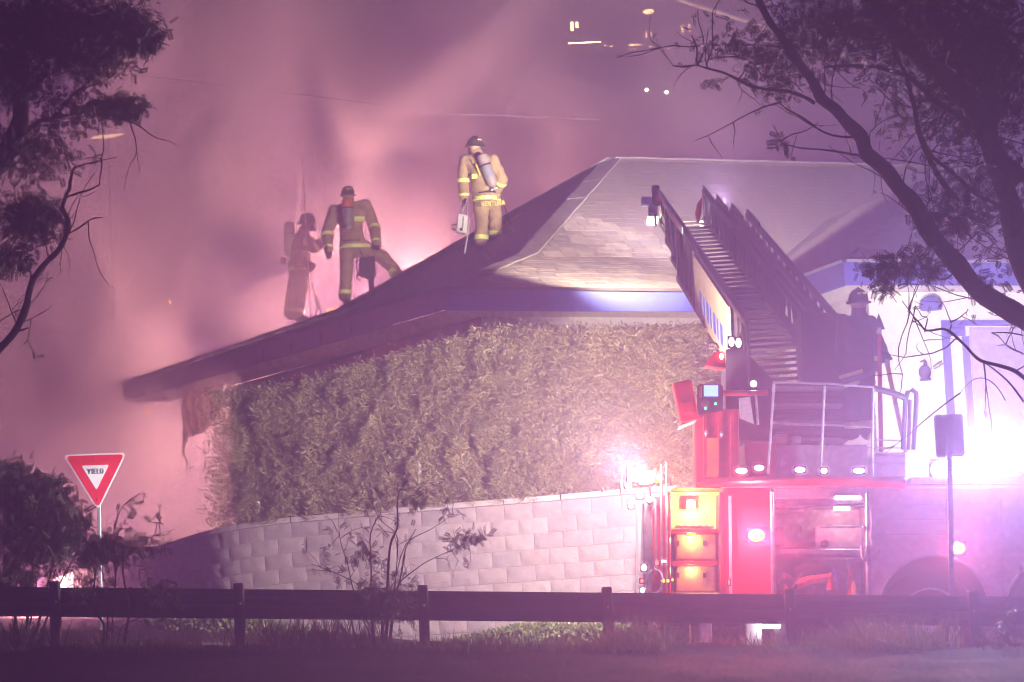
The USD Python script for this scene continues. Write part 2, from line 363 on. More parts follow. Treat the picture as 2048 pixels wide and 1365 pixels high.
for k in range(9):                                            # bare rafter tails at the burnt eave
    P = A + w * (3.2 + k * 1.15) - zv * (fas * .55)
    if (P - D) @ w > -.2: break
    house.part('rafter', MB().obox(P + wn * .45, wn * .5, w * .035, zv * .08, .004), m_char)
bent = MB()                                                  # twisted gutter at the burnt corner
rg = np.random.default_rng(8)
for k in range(9):
    p0 = D + w * rg.uniform(-2.2, .4) - zv * rg.uniform(.0, .45) + wn * rg.uniform(-.2, .4)
    bent.obox(p0, nrm(w + rg.normal(0, .25, 3)) * rg.uniform(.15, .6), nrm(zv + rg.normal(0, .3, 3)) * rg.uniform(.02, .07), wn * .008, .002)
house.part('broken_gutter', bent, m_galv, 'bent strips of metal at the burnt corner of the eave')

# the wing to the right
YN = 44.0
N = at(1690, 527, YN); fn = 48 * YN / FPX
a16 = math.radians(19); u2 = np.array([math.cos(a16), math.sin(a16), 0]); v2 = np.array([-math.sin(a16), math.cos(a16), 0])
M2 = N + 6.5 * v2; E2 = N + 7.5 * u2
R1 = N + 3.3 * (u2 + v2) + 2.0 * zv; R2 = R1 + 5 * v2; R3 = N + 4.2 * u2 + 3.3 * v2 + 2.0 * zv
wing = MB().add(np.array([N, M2, R2, R1]), [[0, 1, 2], [0, 2, 3]]).add(np.array([N, E2, R3, R1]), [[0, 1, 2], [0, 2, 3]])
house.part('wing_roof_deck', wing, m_deck)
ws = MB()
for c, P in courses([N, N + 5 * v2, R1 + 3 * v2, R1], v2, upvec(v2, N, R1), 31) + courses([N, E2, R3, R1], u2, upvec(u2, N, R1), 32): ws.add(P, _BF)
house.part('wing_shingles', ws, m_shinglemix, kind='stuff')
house.part('wing_fascia', slab(N + .02 * zv, E2 + .02 * zv, fn, .04, -v2), m_blue)
house.part('wing_fascia', slab(N + .018 * zv - v2 * .04, M2 + .018 * zv, fn, .04, -u2), m_blue)
house.part('metal_drip_edge', slab(N + .055 * zv - v2 * .05, E2 + .055 * zv - v2 * .05, .045, .02, -v2), m_galv)
house.part('metal_drip_edge', slab(N + .053 * zv - u2 * .05, M2 + .053 * zv - u2 * .05, .045, .02, -u2), m_galv)
house.part('wing_soffit', MB().add(np.array([N + .03 * (u2 + v2), E2 + .03 * v2, E2 + 1 * v2, N + .9 * u2 + 1 * v2, M2 + .9 * u2, M2 + .03 * u2]) - zv * (fn - .03), [[0, 1, 2], [0, 2, 3], [0, 3, 4], [0, 4, 5]]), m_white)
Nw = (N + .7 * u2 + .7 * v2) * [1, 1, 0]; wt2 = N[2] - fn + .025
house.part('wing_front_wall', wall(Nw, Nw + 6.5 * u2, wt2, gz, .2, v2), m_white)
house.part('wing_side_wall', wall(Nw + .004 * v2, Nw + 6 * v2, wt2 - .003, gz, .2, u2), m_white)
def on_wall(px, py, off=0.0): return hit(px, py, Nw - v2 * off, v2)
def wallpanel(x0, y0, x1, y1, off, t, m, name, label=None, parent=None):
    P, Q = on_wall(x0, y0, off), on_wall(x1, y0, off); zb = on_wall(x0, y1, off)[2]
    zt = P[2]; Q[2] = zt
    return house.part(name, MB().prism([P, Q, Q * [1, 1, 0] + zv * zb, P * [1, 1, 0] + zv * zb], v2 * t), m, label, parent)
wf = wallpanel(1884, 641, 1898, 1200, .05, .06, m_blue, 'door_trim')
wallpanel(1899, 641, 2120, 652, .048, .06, m_blue, 'door_trim')
wallpanel(1900, 653, 1930, 672, .05, .05, m_blue, 'trim_bracket')
wallpanel(1926, 673, 1938, 1200, .05, .06, m_blue, 'door_trim')
m_lilac = pm('lilac_door', (.40, .34, .50), 0.5, var=.06, scale=2)
wallpanel(1939, 655, 2120, 1200, .02, .018, m_lilac, 'sliding_door')
wallpanel(1960, 690, 2100, 1190, .026, .004, m_glass, 'door_pane', parent=house.path + '/sliding_door')
wallpanel(1742, 720, 1756, 735, .03, .03, m_grey, 'meter_box')
# wall lamps: a ship-like lantern and a dish hood
lp = on_wall(1850, 745, .12); sl = YN / FPX
lan = MB(); lan.ball(lp, 13 * sl, 2, (1, 1, 1.15)); lan.rod(lp - zv * 17 * sl, lp - zv * 13 * sl, 12 * sl, 14)
lq = house.part('wall_lantern', lan, m_dark, 'small dark lantern on the white wall', smooth=40)
lr = MB(); lr.tube([lp + zv * 14 * sl, lp + zv * 20 * sl, lp + zv * 26 * sl, lp + zv * 20 * sl + u2 * 5 * sl, lp + zv * 14 * sl + u2 * 4 * sl], 2.2 * sl, 6); lr.rod(lp + zv * 24 * sl, lp + zv * 24 * sl + v2 * .12, .015)
house.part('lantern_hook', lr, m_dark, parent=lq)
dp = on_wall(1862, 612, .15)
dm = trimesh.creation.icosphere(3, 1.0); dvv = dm.vertices * np.array([24, 20, 21]) * sl; dvv[:, 2] = np.maximum(dvv[:, 2], -9 * sl)
lq = house.part('hood_lamp', (dvv + dp, dm.faces), m_blue, 'dark domed lamp hood under the wing eave', smooth=40)
house.part('lamp_arm', MB().rod(dp, dp + v2 * .2, .03), m_dark, parent=lq)

# ------------------------------------------------------------------ block wall
_wp = [(1640, 950, 40.6), (1430, 957, 36.9), (1330, 965, 36.3), (1100, 985, 36.95), (880, 1003, 37.6), (640, 1024, 38.5), (450, 1043, 39.2), (330, 1072, 40.9), (230, 1105, 43.3), (120, 1128, 47), (20, 1150, 52)]
wpt = np.array([at(*q) for q in _wp])
seg = np.r_[0, np.cumsum(np.linalg.norm(np.diff(wpt[:, :2], axis=0), axis=1))]
from scipy.interpolate import PchipInterpolator
_wx, _wy = PchipInterpolator(seg, wpt[:, 0]), PchipInterpolator(seg, wpt[:, 1])
SL = seg[-1]
def wall_at(s): return np.stack([_wx(s), _wy(s)], -1)
def wall_top(s): return np.interp(s, [0, 10.5, 13, SL], [4.08, 4.06, 3.92, 3.75])
def wall_n(s):
    d = wall_at(s + .02) - wall_at(s - .02); n = np.stack([d[..., 1], -d[..., 0]], -1); n = n / np.linalg.norm(n, axis=-1, keepdims=True)
    return np.where((n @ np.array([0, -1.0]))[..., None] > 0, n, -n)
def wall_s(px):
    """The arc length at which the wall's top shows at column px."""
    return np.interp(px, [q[0] for q in _wp][::-1], seg[::-1])
bw = Thing('block_wall', 'long split-face block retaining wall with concrete cap, curving away at the left', 'wall', [*wall_at(5.0), 2.2])
rb = np.random.default_rng(5)
def block(s0, s1, z0, z1, seed):
    """One split-face block: rough bulging front, flat sides."""
    nx, nz = 7, 5; S, Zz = np.meshgrid(np.linspace(s0, s1, nx), np.linspace(0, 1, nz)); pl, n = wall_at(S), wall_n(S)
    dt = (wall_top(S) - 4.08); z = z0 + (z1 - z0) * Zz + dt
    edge = np.minimum.reduce([(S - s0), (s1 - S), Zz * (z1 - z0), (1 - Zz) * (z1 - z0)])
    bulge =   .016 + sstep(0, .014, edge) * .007 + sstep(.0, .03, edge) * .040 * (meshkit.fbm(np.stack([S * 7, Zz * 2.5 + z0 * 9, S * 0 + seed], -1), 3) - .35)
    fr = np.concatenate([pl + n * bulge[..., None], z[..., None]], -1).reshape(-1, 3)
    bk = np.concatenate([pl - n * .05, z[..., None]], -1).reshape(-1, 3)
    i = (np.arange(nz - 1)[:, None] * nx + np.arange(nx - 1)[None]).ravel(); F = [np.stack([i, i + nx + 1, i + 1], 1), np.stack([i, i + nx, i + nx + 1], 1)]
    k = nx * nz; per = list(range(nx)) + [nx * j + nx - 1 for j in range(1, nz)] + [nx * (nz - 1) + j for j in range(nx - 2, -1, -1)] + [nx * j for j in range(nz - 2, 0, -1)]
    q = np.array([[per[j], per[(j + 1) % len(per)]] for j in range(len(per))])
    F += [np.stack([q[:, 0], q[:, 1], q[:, 1] + k], 1), np.stack([q[:, 0], q[:, 1] + k, q[:, 0] + k], 1)]
    return np.vstack([fr, bk]), np.vstack(F)
nb, far = 0, MB(); zc0 = 4.08 - .075
for row in range(10):
    z1 = zc0 - row * .2; z0 = z1 - .2; s = wall_s(1640) + (.2 if row % 2 else 0)
    while s < SL - .5:
        V, Fb = block(s + .003, s + .397, z0 + .003, z1 - .003, rb.integers(1000))
        if wall_s(1395) < s < wall_s(260) and nb < 290 and ground_z(*wall_at(s)) < z1:
            bw.part('block', (V, Fb), m_block[rb.integers(4)], smooth=35); nb += 1
        else: far.add(V, Fb)
        s += .4
bw.part('far_blocks', far, m_block[0], kind='stuff')
ss = np.linspace(wall_s(1640), SL, 120); pl, nn = wall_at(ss), wall_n(ss); tp = wall_top(ss)
def ribbon(prof, ss=ss, closed=True):
    """A profile of (out, up) pairs swept along the wall."""
    pl, nn, tp = wall_at(ss), wall_n(ss), wall_top(ss); m = len(prof)
    V = np.concatenate([np.concatenate([pl + nn * o, (tp + z)[:, None]], 1)[:, None] for o, z in prof], 1).reshape(-1, 3); F = []
    for i in range(len(ss) - 1):
        for j in range(m if closed else m - 1):
            k = (j + 1) % m; F.append([i * m + j, i * m + k, (i + 1) * m + k, (i + 1) * m + j])
    return MB().add(V, F)
bw.part('mortar', ribbon([(.004, -.08), (.004, -2.2), (-.1, -2.2), (-.1, -.08)]), m_mortar)
cs = wall_s(1640); k = 0
while cs < SL - .3:                                           # the cap, stone by stone
    bw.part('cap_stone', ribbon([(.03, -.074), (.038, -.066), (.038, -.006), (.03, 0.0), (-.2, 0), (-.2, -.074)], np.linspace(cs + .003, min(cs + .79, SL), 6)), m_cap); cs += .8

# ------------------------------------------------------------------ hedge on the wall
rh = np.random.default_rng(11)
hp = [(1640, 655), (1400, 664), (1340, 668), (1250, 668), (1120, 667), (1050, 664), (960, 676), (850, 704), (760, 727), (690, 746), (640, 761), (590, 776), (530, 784), (470, 786), (440, 792), (425, 812)]
def hedge_top(px): return np.interp(px, [q[0] for q in hp][::-1], [q[1] for q in hp][::-1])
hedge = Thing('hedge', 'tall dense clipped hedge of narrow leaves growing along the wall top', 'hedge', [*wall_at(5.0), 4.0])
pxs = np.linspace(1560, 452, 70); hs = wall_s(pxs); hpl, hn = wall_at(hs), wall_n(hs); hb = wall_top(hs) - .05
hz = np.array([at(px, hedge_top(px), p[1] + .35)[2] for px, p in zip(pxs, hpl)])
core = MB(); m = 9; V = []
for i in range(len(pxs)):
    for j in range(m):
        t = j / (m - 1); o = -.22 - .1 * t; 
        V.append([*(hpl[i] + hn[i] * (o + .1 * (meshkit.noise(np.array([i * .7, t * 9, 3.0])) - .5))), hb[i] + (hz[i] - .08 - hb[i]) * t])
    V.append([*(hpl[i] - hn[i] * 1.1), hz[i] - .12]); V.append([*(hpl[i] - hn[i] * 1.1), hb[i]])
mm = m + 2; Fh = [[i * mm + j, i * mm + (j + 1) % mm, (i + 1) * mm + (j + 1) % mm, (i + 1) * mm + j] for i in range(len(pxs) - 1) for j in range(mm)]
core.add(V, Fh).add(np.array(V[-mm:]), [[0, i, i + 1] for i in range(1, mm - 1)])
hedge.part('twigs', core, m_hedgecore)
LV = np.array([[0, 0, 0], [.35, .09, .03], [.35, -.09, .03], [1, 0, -.06]]); LF = np.array([[0, 2, 1], [1, 2, 3]])
n = 190000; tt = rh.random(n); i = tt * (len(pxs) - 1); i0 = i.astype(int); fr = (i - i0)[:, None]; i1 = np.minimum(i0 + 1, len(pxs) - 1)
bp, bn = hpl[i0] * (1 - fr) + hpl[i1] * fr, hn[i0] * (1 - fr) + hn[i1] * fr
bb, bz = np.interp(i, np.arange(len(pxs)), hb), np.interp(i, np.arange(len(pxs)), hz)
h = rh.random(n) ** .9; clump = meshkit.fbm(np.stack([i * .55, h * 8, i * 0], -1), 3, 4) - .5
out = -.10 + .46 * clump + rh.normal(0, .05, n)
top = rh.random(n) < .12; out = np.where(top, -rh.random(n) * 1.0, out); h = np.where(top, 1 + rh.normal(0, .02, n) + .04 * clump, h)
pos = np.concatenate([bp + bn * out[:, None], (bb + (bz - bb) * h)[:, None]], 1)
ed = tt > .985; pos[ed, 0] += rh.normal(0, .14, ed.sum()) - .1 * (1 - h[ed])
ed2 = rh.random(n) < .03; extra = np.concatenate([np.tile(hpl[-1], (n, 1)) - hn[-1] * (rh.random((n, 1)) * 1.0 + .05) + np.stack([-.05 - abs(rh.normal(0, .10, n)) - .12 * (rh.random(n) < .3) * (h < .5), 0 * h], 1), (hb[-1] + (hz[-1] - hb[-1]) * np.clip(h, 0, 1))[:, None]], 1)
pos[ed2] = extra[ed2]
dr = np.concatenate([bn * .75, np.zeros((n, 1))], 1) + rh.normal(0, .55, (n, 3)) + np.array([0, 0, .15])
hedge.part('foliage', scatter(LV, LF, pos, frames(dr, rh), rh.uniform(.035, .10, n)), m_hedge, kind='stuff')

# ------------------------------------------------------------------ planted bank at the foot of the wall
prof = [(1560, 1250), (1460, 1252), (1300, 1250), (1200, 1254), (1060, 1258), (1035, 1262), (980, 1275), (900, 1292), (820, 1299), (720, 1289), (640, 1272), (560, 1252), (480, 1236), (380, 1239), (300, 1262), (200, 1300)]
bx = np.linspace(1560, 210, 110); bs = wall_s(bx); py = np.interp(bx, [q[0] for q in prof][::-1], [q[1] for q in prof][::-1])
bpl, bnn = wall_at(bs), wall_n(bs); rz = np.array([at(x, y, p[1] - .45)[2] for x, y, p in zip(bx, py, bpl)])
V = []
for p, nq, z in zip(bpl, bnn, rz):
    for o, dz in ((-.02, -.03), (.25, .0), (.45, 0), (.65, -.06), (.95, -.3), (1.25, -.62), (1.5, -1.1)):
        q = p + nq * o; V.append([q[0], q[1], max(z + dz, float(ground_z(*q)) - .2)])
m = 7; Fq = [[i * m + j, (i + 1) * m + j, (i + 1) * m + j + 1, i * m + j + 1] for i in range(len(bx) - 1) for j in range(m - 1)]
single('planted_bank', MB().add(V, Fq), m_soil, 'low earth bank along the foot of the block wall', kind='structure', smooth=True)
V = np.array(V).reshape(len(bx), m, 3); n = 26000; i = rh.random(n) * (len(bx) - 1.001); j = rh.random(n) ** 1.2 * (m - 1.001)
def bil(G, i, j):
    a, b = i.astype(int), j.astype(int); fi, fj = (i - a)[:, None], (j - b)[:, None]
    return G[a, b] * (1 - fi) * (1 - fj) + G[a + 1, b] * fi * (1 - fj) + G[a, b + 1] * (1 - fi) * fj + G[a + 1, b + 1] * fi * fj
LC = np.array([[0, 0, 0], [.4, .3, .05], [.4, -.3, .05], [1, 0, 0]])
single('ground_cover', scatter(LC, LF, bil(V, i, j) + np.stack([0 * i, 0 * i, rh.uniform(.0, .06, n)], 1), frames(rh.normal(0, .7, (n, 3)) + [0, -.3, .5], rh), rh.uniform(.03, .075, n)), m_cover,
       'low leafy ground cover on the bank under the wall', 'ground cover', kind='stuff')
# ------------------------------------------------------------------ fire engine (its own frame: x along the side, y away, z up)
YT = 32.2
truck = Thing('fire_engine', 'red and white ladder fire engine with open lockers parked behind the guardrail', 'fire engine', at(1285, 1330, YT), None, ROLL)
TP = truck.path
def L(px, py, d=0.0): return truck.local(at(px, py, YT + d))
def tb(mb, x0, y0, x1, y1, d0, d1, ch=.012):
    a, b = L(x0, y1, d0), L(x1, y0, d0)
    return mb.cbox([a[0], d0, a[2]], [b[0], d1, b[2]], ch)
def tbx(x0, y0, x1, y1, d0, d1, ch=.012): return tb(MB(), x0, y0, x1, y1, d0, d1, ch)
def tp(name, mb, m, label=None, parent=None, smooth=False): return truck.part(name, mb, m, label, parent, smooth, local=True)
def plate(x0, y0, x1, y1, d0, d1, m, name, **k): return tp(name, tbx(x0, y0, x1, y1, d0, d1), m, **k)
# body: frame posts, panels and open lockers
plate(1340, 976, 1446, 985, .0, 2.3, m_yellow, 'locker_header')
bp_ = MB(); tb(bp_, 1336, 985, 1341, 1243, .0, 2.3); tb(bp_, 1440, 985, 1447, 1243, .0, .8)
tp('locker_post', tbx(1335, 985, 1341, 1243, .0, 2.3), m_red); tp('locker_post', tbx(1440, 985, 1448, 1243, .0, .8), m_red)
rl = plate(1341, 985, 1440, 1243, .55, .60, m_tan, 'locker_back')
plate(1341, 1186, 1440, 1243, .02, .55, m_tan, 'locker_floor')
for y in (1062, 1126): tp('locker_shelf', tbx(1343, y - 4, 1438, y + 5, .05, .54), m_red)
for y0, y1 in ((1068, 1120), (1132, 1184)):
    d = plate(1352, y0, 1431, y1, .10, .5, m_tan, 'locker_drawer')
    tp('drawer_latch', tbx(1354, y0 + 14, 1359, y0 + 24, .085, .10, .003), m_dark, parent=d); tp('drawer_latch', tbx(1406, y0 + 14, 1412, y0 + 24, .085, .10, .003), m_dark, parent=d)
    tp('drawer_pull', tbx(1370, y0 + 4, 1382, y0 + 6, .085, .10, .002), m_alu, parent=d)
tp('hose_coil', MB().tube([L(1350 + k * 7, 1056 - 3 * (k % 2), .15) for k in range(12)], .02, 6), m_grey)
# the rear corner left of the lockers
plate(1287, 1004, 1306, 1243, .10, 2.3, m_alu, 'rear_panel')
plate(1307, 992, 1334, 1243, .0, 2.3, m_red, 'rear_corner')
for x, y0, y1, r in ((1291, 1010, 1180, .012), (1312, 1000, 1150, .014), (1323, 930, 1190, .014), (1333, 925, 1180, .012)):
    g = MB().rod(L(x, y0, -.05), L(x, y1, -.05), r); g.rod(L(x, y0 + 6, -.05), L(x, y0 + 6, .02), r); g.rod(L(x, y1 - 6, -.05), L(x, y1 - 6, .02), r)
    tp('grab_rail', g, m_alu, smooth=40)
tp('brace', MB().obox(L(1302, 1025, -.02), nrm(L(1314, 1005) - L(1290, 1045)) * .12, [0, .012, 0], [.012, 0, .012]), m_alu)
rg = MB()
for k in range(4): rg.tube([L(1310 + 15 * math.cos(t), 1163 + 24 * math.sin(t), -.03 - .012 * k) for t in np.linspace(0, 2 * math.pi, 17)], .013, 5)
tp('cable_reel', rg, m_alu, smooth=40)
e_warm2 = em('lamp_soft', (1, .95, .85), 4.0)
def lamp(name, x, y, r, d, m, ry=None, label=None, house=True):
    """A lamp: a rounded lens in a dark bezel."""
    c = L(x, y, d); q = trimesh.creation.icosphere(2, 1.0); k = YT / FPX
    e = tp(name, (q.vertices * [r * k, .02, (ry or r) * k] + c, q.faces), m, label, smooth=True)
    if house: tp('bezel', tbx(x - r - 2, y - (ry or r) - 2, x + r + 2, y + (ry or r) + 2, d + .004, d + .03, .006), m_dark, parent=e)
    return c
for x, y, r, m in ((1314, 1126, 4, e_red), (1284, 1162, 3.5, e_red), (1326, 1162, 4, e_amber), (1336, 1162, 3, e_amber), (1345, 1160, 2.5, e_amber), (1288, 1136, 5, e_white), (1328, 1123, 2, e_white), (1285, 1181, 4, e_white), (1458, 1165, 1.8, e_red)):
    lamp('marker_lamp', x, y, r, -.06, m, ry=r * (3 if x == 1458 else 1.2))
plate(1326, 1172, 1335, 1190, -.04, .02, m_orange, 'warning_flag')
# flat panels of the side
plate(1449, 976, 1544, 1243, .0, .8, m_red, 'side_panel', label='red side panel with an amber flashing lamp')
plate(1459, 992, 1463, 1235, -.008, 0.0, m_wpaint, 'door_seam')
plate(1475, 1000, 1480, 1120, -.006, 0.0, m_red, 'panel_rib')
plate(1543, 982, 1548, 1243, -.02, .8, m_alu, 'door_post')
plate(1548, 985, 1734, 1243, .62, .66, m_wpaint, 'equipment_bay_back')
plate(1734, 985, 1739, 1243, -.01, .8, m_alu, 'door_post')
plate(1548, 1190, 1734, 1243, .0, .62, m_wpaint, 'bay_floor')
plate(1548, 976, 1734, 998, .0, .62, m_wpaint, 'bay_header')
plate(1549, 1010, 1733, 1014, .02, .6, m_alu, 'roller_shutter_rail')
plate(1548, 1098, 1733, 1110, .06, .6, m_alu, 'bay_shelf')
plate(1548, 1020, 1610, 1026, .3, .6, m_wpaint, 'bay_divider')
plate(1549, 998, 1733, 1010, .015, .1, m_alu, 'roller_shutter')
plate(1632, 1052, 1724, 1097, .30, .58, m_wpaint, 'storage_box')
plate(1550, 1055, 1566, 1090, .15, .4, m_geardark, 'equipment_bag')
plate(1566, 1082, 1630, 1097, .15, .5, m_geardark, 'equipment_bag')
plate(1644, 1080, 1656, 1094, .10, .22, m_dark, 'hand_lamp')
plate(1600, 1050, 1606, 1066, .55, .6, m_alu, 'hook')
for y in (1055, 1120): tp('door_strut', MB().rod(L(1640, y, .0), L(1728, y - 2, -.01), .012).ball(L(1728, y, -.02), .025, 1), m_alu, smooth=40)
tp('door_lever', tbx(1722, 1090, 1727, 1116, -.03, .0, .005), m_alu)
tp('tread_plate', tbx(1660, 986, 1716, 991, -.012, 0, .003), m_alu)
l1 = tbx(1670, 993, 1722, 998, -.004, .02, .004); tp('bay_lamp', l1, e_warm); l1 = tbx(1668, 1016, 1700, 1021, .1, .14, .004); tp('bay_lamp', l1, e_warm)
sc_ = YT / FPX
bag = MB(); q = trimesh.creation.icosphere(3, 1.0); qv = q.vertices * (1 + .25 * (meshkit.noise(q.vertices * 2.2 + 5) - .5))[:, None]
tp('kit_bag', (qv * np.array([42, 40, 24]) * sc_ * [1, .8, 1] + L(1632, 1148, .28), q.faces), m_geardark, 'dark slumped kit bag', smooth=40)
tp('kit_bag', (qv[:, [1, 0, 2]] * np.array([24, 28, 22]) * sc_ + L(1576, 1172, .25), q.faces), m_geardark, smooth=40)
tp('hose_roll', MB().tube([L(1560, 1192, .2), L(1561, 1165, .18), L(1568, 1150, .17), L(1573, 1165, .14), L(1574, 1190, .13)], .035, 8), m_orange, smooth=40)
tp('hose_bundle', MB().tube([L(1590, 1172, .2), L(1620, 1160, .14), L(1660, 1154, .14), L(1662, 1180, .14)], .055, 8), m_orange, smooth=40)
tp('pry_bar', MB().rod(L(1584, 1176, .10), L(1604, 1148, .12), .012), m_alu)
tp('blue_strap', MB().tube([L(1664, 1140, .1), L(1672, 1146, .08), L(1670, 1162, .08), L(1674, 1172, .1)], .022, 6), m_bluebit)
cone = MB(); cone.tube([L(1703, 1190, .15), L(1702, 1188, .15), L(1701, 1160, .15), L(1699, 1138, .15)], [.075, .05, .035, .012], 12); tp('road_cone', cone, m_orange, smooth=40)
tp('yellow_bottle', MB().tube([L(1708, 1190, .1), L(1708, 1172, .1), L(1707, 1164, .1)], [.035, .035, .012], 10), m_yellow, smooth=40)
# white side panels and the wheel arches
kk = YT / FPX
def arch(xc, yc, r, n=20): return [L(xc + r * math.cos(t), yc - r * math.sin(t)) for t in np.linspace(0, math.pi, n)]
def panel_with_arch(x0, x1, xc, r, y0=978, yc=1222):
    P = [L(x0, y0), L(x1, y0), L(x1, 1243), L(min(xc + r, x1), 1243)] + [p for p in arch(xc, yc, r)] + [L(max(xc - r, x0), 1243), L(x0, 1243)]
    P = np.array(P); P[:, 1] = 0.0; return MB().prism(P, np.array([0, .05, 0]))
tp('side_panel', panel_with_arch(1740, 2003, 1868, 112), m_wpaint, 'pale side panel round the rear wheel')
tp('side_panel', panel_with_arch(2004, 2260, 2120, 112), m_wpaint)
for xc in (1868, 2120):
    P = np.array(arch(xc, 1222, 111, 28)); P[:, 1] = -.03; tp('wheel_arch', MB().tube(P, .018, 8), m_alu, smooth=40)
    wc = L(xc - 10, 1238, .16); R_ = 96 * kk; prof = np.array([[.30, -.14], [.80, -.15], [.93, -.13], [1.0, -.09], [1.0, .14], [.9, .17], [.3, .17]])
    def spin(prof, c, n=36):
        th = np.arange(n) * 2 * math.pi / n; m_ = len(prof)
        V = np.stack([np.outer(np.cos(th), prof[:, 0]), np.tile(prof[:, 1], (n, 1)), np.outer(np.sin(th), prof[:, 0])], -1).reshape(-1, 3) + c
        F = [[i * m_ + j, i * m_ + j + 1, ((i + 1) % n) * m_ + j + 1, ((i + 1) % n) * m_ + j] for i in range(n) for j in range(m_ - 1)]
        return MB().add(V, F)
    pw = prof * [R_, 1.0]; wh = tp('wheel', spin(np.array([[0.0, -.02], [.10, -.02], [.11, -.10], [.16, -.12], [.17, .1]]), wc), m_alu, smooth=40)
    tp('tyre', spin(pw, wc), m_black, parent=wh, smooth=40)
    tp('rim', spin(np.array([[.10, -.04], [.20, -.02], [R_ * .52, -.06], [R_ * .60, -.16], [R_ * .64, -.15], [R_ * .62, .1]]), wc), m_alu, parent=wh, smooth=40)
    nut = MB()
    for t in np.arange(10) * .6283: nut.rod(wc + [.15 * math.cos(t), -.06, .15 * math.sin(t)], wc + [.15 * math.cos(t), -.03, .15 * math.sin(t)], .014, 6)
    tp('wheel_nuts', nut, m_alu, parent=wh)
    plate(xc - 114, 1108, xc + 114, 1243, .60, .64, m_black, 'wheel_well')
tp('hose_strip', MB().tube([L(1741, 1020, -.02), L(1744, 1045, -.02), L(1741, 1075, -.02), L(1745, 1090, -.02)], .02, 6), m_wpaint, smooth=40)
tp('door_handle', MB().obox(L(1756, 1105, -.015), [.02, 0, .03], [0, .012, 0], [.008, 0, -.006]), m_alu)
for y in (1010, 1040, 1070): plate(1744, y, 1998, y + 2, -.004, 0.0, m_wpaint, 'panel_seam')
plate(2030, 1090, 2260, 1130, -.006, 0.0, m_wpaint, 'name_plate')
# underbody, outriggers
plate(1300, 1243, 1480, 1252, .2, 2.2, m_dark, 'chassis_rail'); plate(1546, 1243, 1760, 1300, .5, 2.2, m_dark, 'fuel_tank')
plate(1268, 1243, 1345, 1250, .0, .5, m_dark, 'rear_step')
plate(1365, 1250, 1385, 1262, .1, .3, m_dark, 'tow_eye')
tp('step_light', tbx(1521, 1249, 1561, 1257, -.05, .0, .006), e_white)
def outrigger(x0, x1):
    o = plate(x0, 1243, x1, 1312, .05, .30, m_wpaint, 'outrigger'); plate(x0 - 14, 1312, x1 + 14, 1320, -.05, .42, m_dark, 'outrigger_foot', parent=o)
outrigger(1492, 1523); outrigger(1400, 1424)
plate(1548, 1243, 1575, 1292, .1, .35, m_dark, 'jack_housing')
tp('jack_bracket', MB().prism([L(1466, 1300), L(1500, 1290), L(1500, 1312), L(1466, 1318)], np.array([0, .2, 0])), m_orange)
tp('support_rod', MB().tube([L(1736, 1243, -.05), L(1735, 1275, -.05), L(1732, 1318, -.05)], .014, 6), m_alu)
tp('curved_hose', MB().tube([L(1302, 1244, -.03), L(1312, 1252, -.05), L(1318, 1264, -.04)], .02, 6), m_alu)
for x in (1304, 1380): tp('hanging_strap', MB().tube([L(x, 1250, .0), L(x + 1, 1275, .0), L(x - 2, 1300, .0)], .012, 5), m_yellow)
# red overhang along the top of the body
ov = MB(); P = []
for x in np.linspace(1392, 1812, 40):
    e = min((x - 1392) / 70, 1); lift = 6 * math.sin(math.pi * (x - 1392) / 420)
    t = 11 * math.sqrt(max(1 - (1 - e) ** 2, .02)); c = L(x, 966 - lift, -.12)
    P.append([c[0], c[2], t * kk])
P = np.array(P); V = []
for x, z, t in P:
    for a in np.linspace(0, 2 * math.pi, 13)[:-1]: V.append([x, -.02 + .16 * math.cos(a) + .1, z + t * math.sin(a)])
m_ = 12; ov.add(V, [[i * m_ + j, i * m_ + (j + 1) % m_, (i + 1) * m_ + (j + 1) % m_, (i + 1) * m_ + j] for i in range(39) for j in range(m_)])
ov.add(V[:12], [[0, j + 1, j] for j in range(1, 11)]).add(V[-12:], [[0, j, j + 1] for j in range(1, 11)])
tp('top_overhang', ov, m_red, 'rounded red overhang along the top of the body', smooth=40)
plate(1440, 968, 2260, 977, .0, 2.3, m_wpaint, 'deck_edge'); plate(1820, 955, 2260, 968, .0, 2.3, m_wpaint, 'cab_roof_edge')
# deck: housing, cabinets, hose stack, rails
plate(1556, 890, 1735, 955, .5, 1.6, m_wpaint, 'turntable_housing')
plate(1490, 884, 1552, 955, .4, 1.2, m_red, 'deck_cabinet')
for k in range(10): plate(1545 + (k % 3) * 2, 772 + k * 11.5, 1690 - (k % 2) * 5, 780 + k * 11.5, .55, 1.3, m_geardark if k % 3 else m_grey, 'folded_hose')
plate(1550, 868, 1575, 888, .5, .8, m_tan, 'deck_box'); plate(1585, 872, 1602, 888, .5, .8, m_wpaint, 'deck_box')
def pipe(name, pts, r=.014, m=m_alu): tp(name, MB().tube([L(*p) for p in pts], r, 8), m, smooth=40)
for pts in (((1536, 948, .05), (1548, 768, .05)), ((1641, 948, .05), (1649, 772, .05)), ((1744, 955, .05), (1746, 778, .05))): pipe('rail_post', pts, .015)
for pts in (((1547, 764, .05), (1650, 768, .05)), ((1650, 767, .05), (1748, 775, .05)), ((1542, 846, .05), (1646, 851, .05)), ((1646, 850, .05), (1745, 855, .05))): pipe('hand_rail', pts, .013)
pipe('side_rail', ((1746, 776, .1), (1790, 788, .12), (1812, 797, .15)), .034, m_dark)
pipe('loop_rail', ((1806, 900, .15), (1811, 800, .15), (1816, 784, .15), (1824, 780, .15), (1832, 786, .15), (1833, 800, .15), (1827, 900, .15)), .026, m_dark)
pipe('loop_rail', ((1817, 900, .16), (1820, 800, .16)), .02, m_dark)
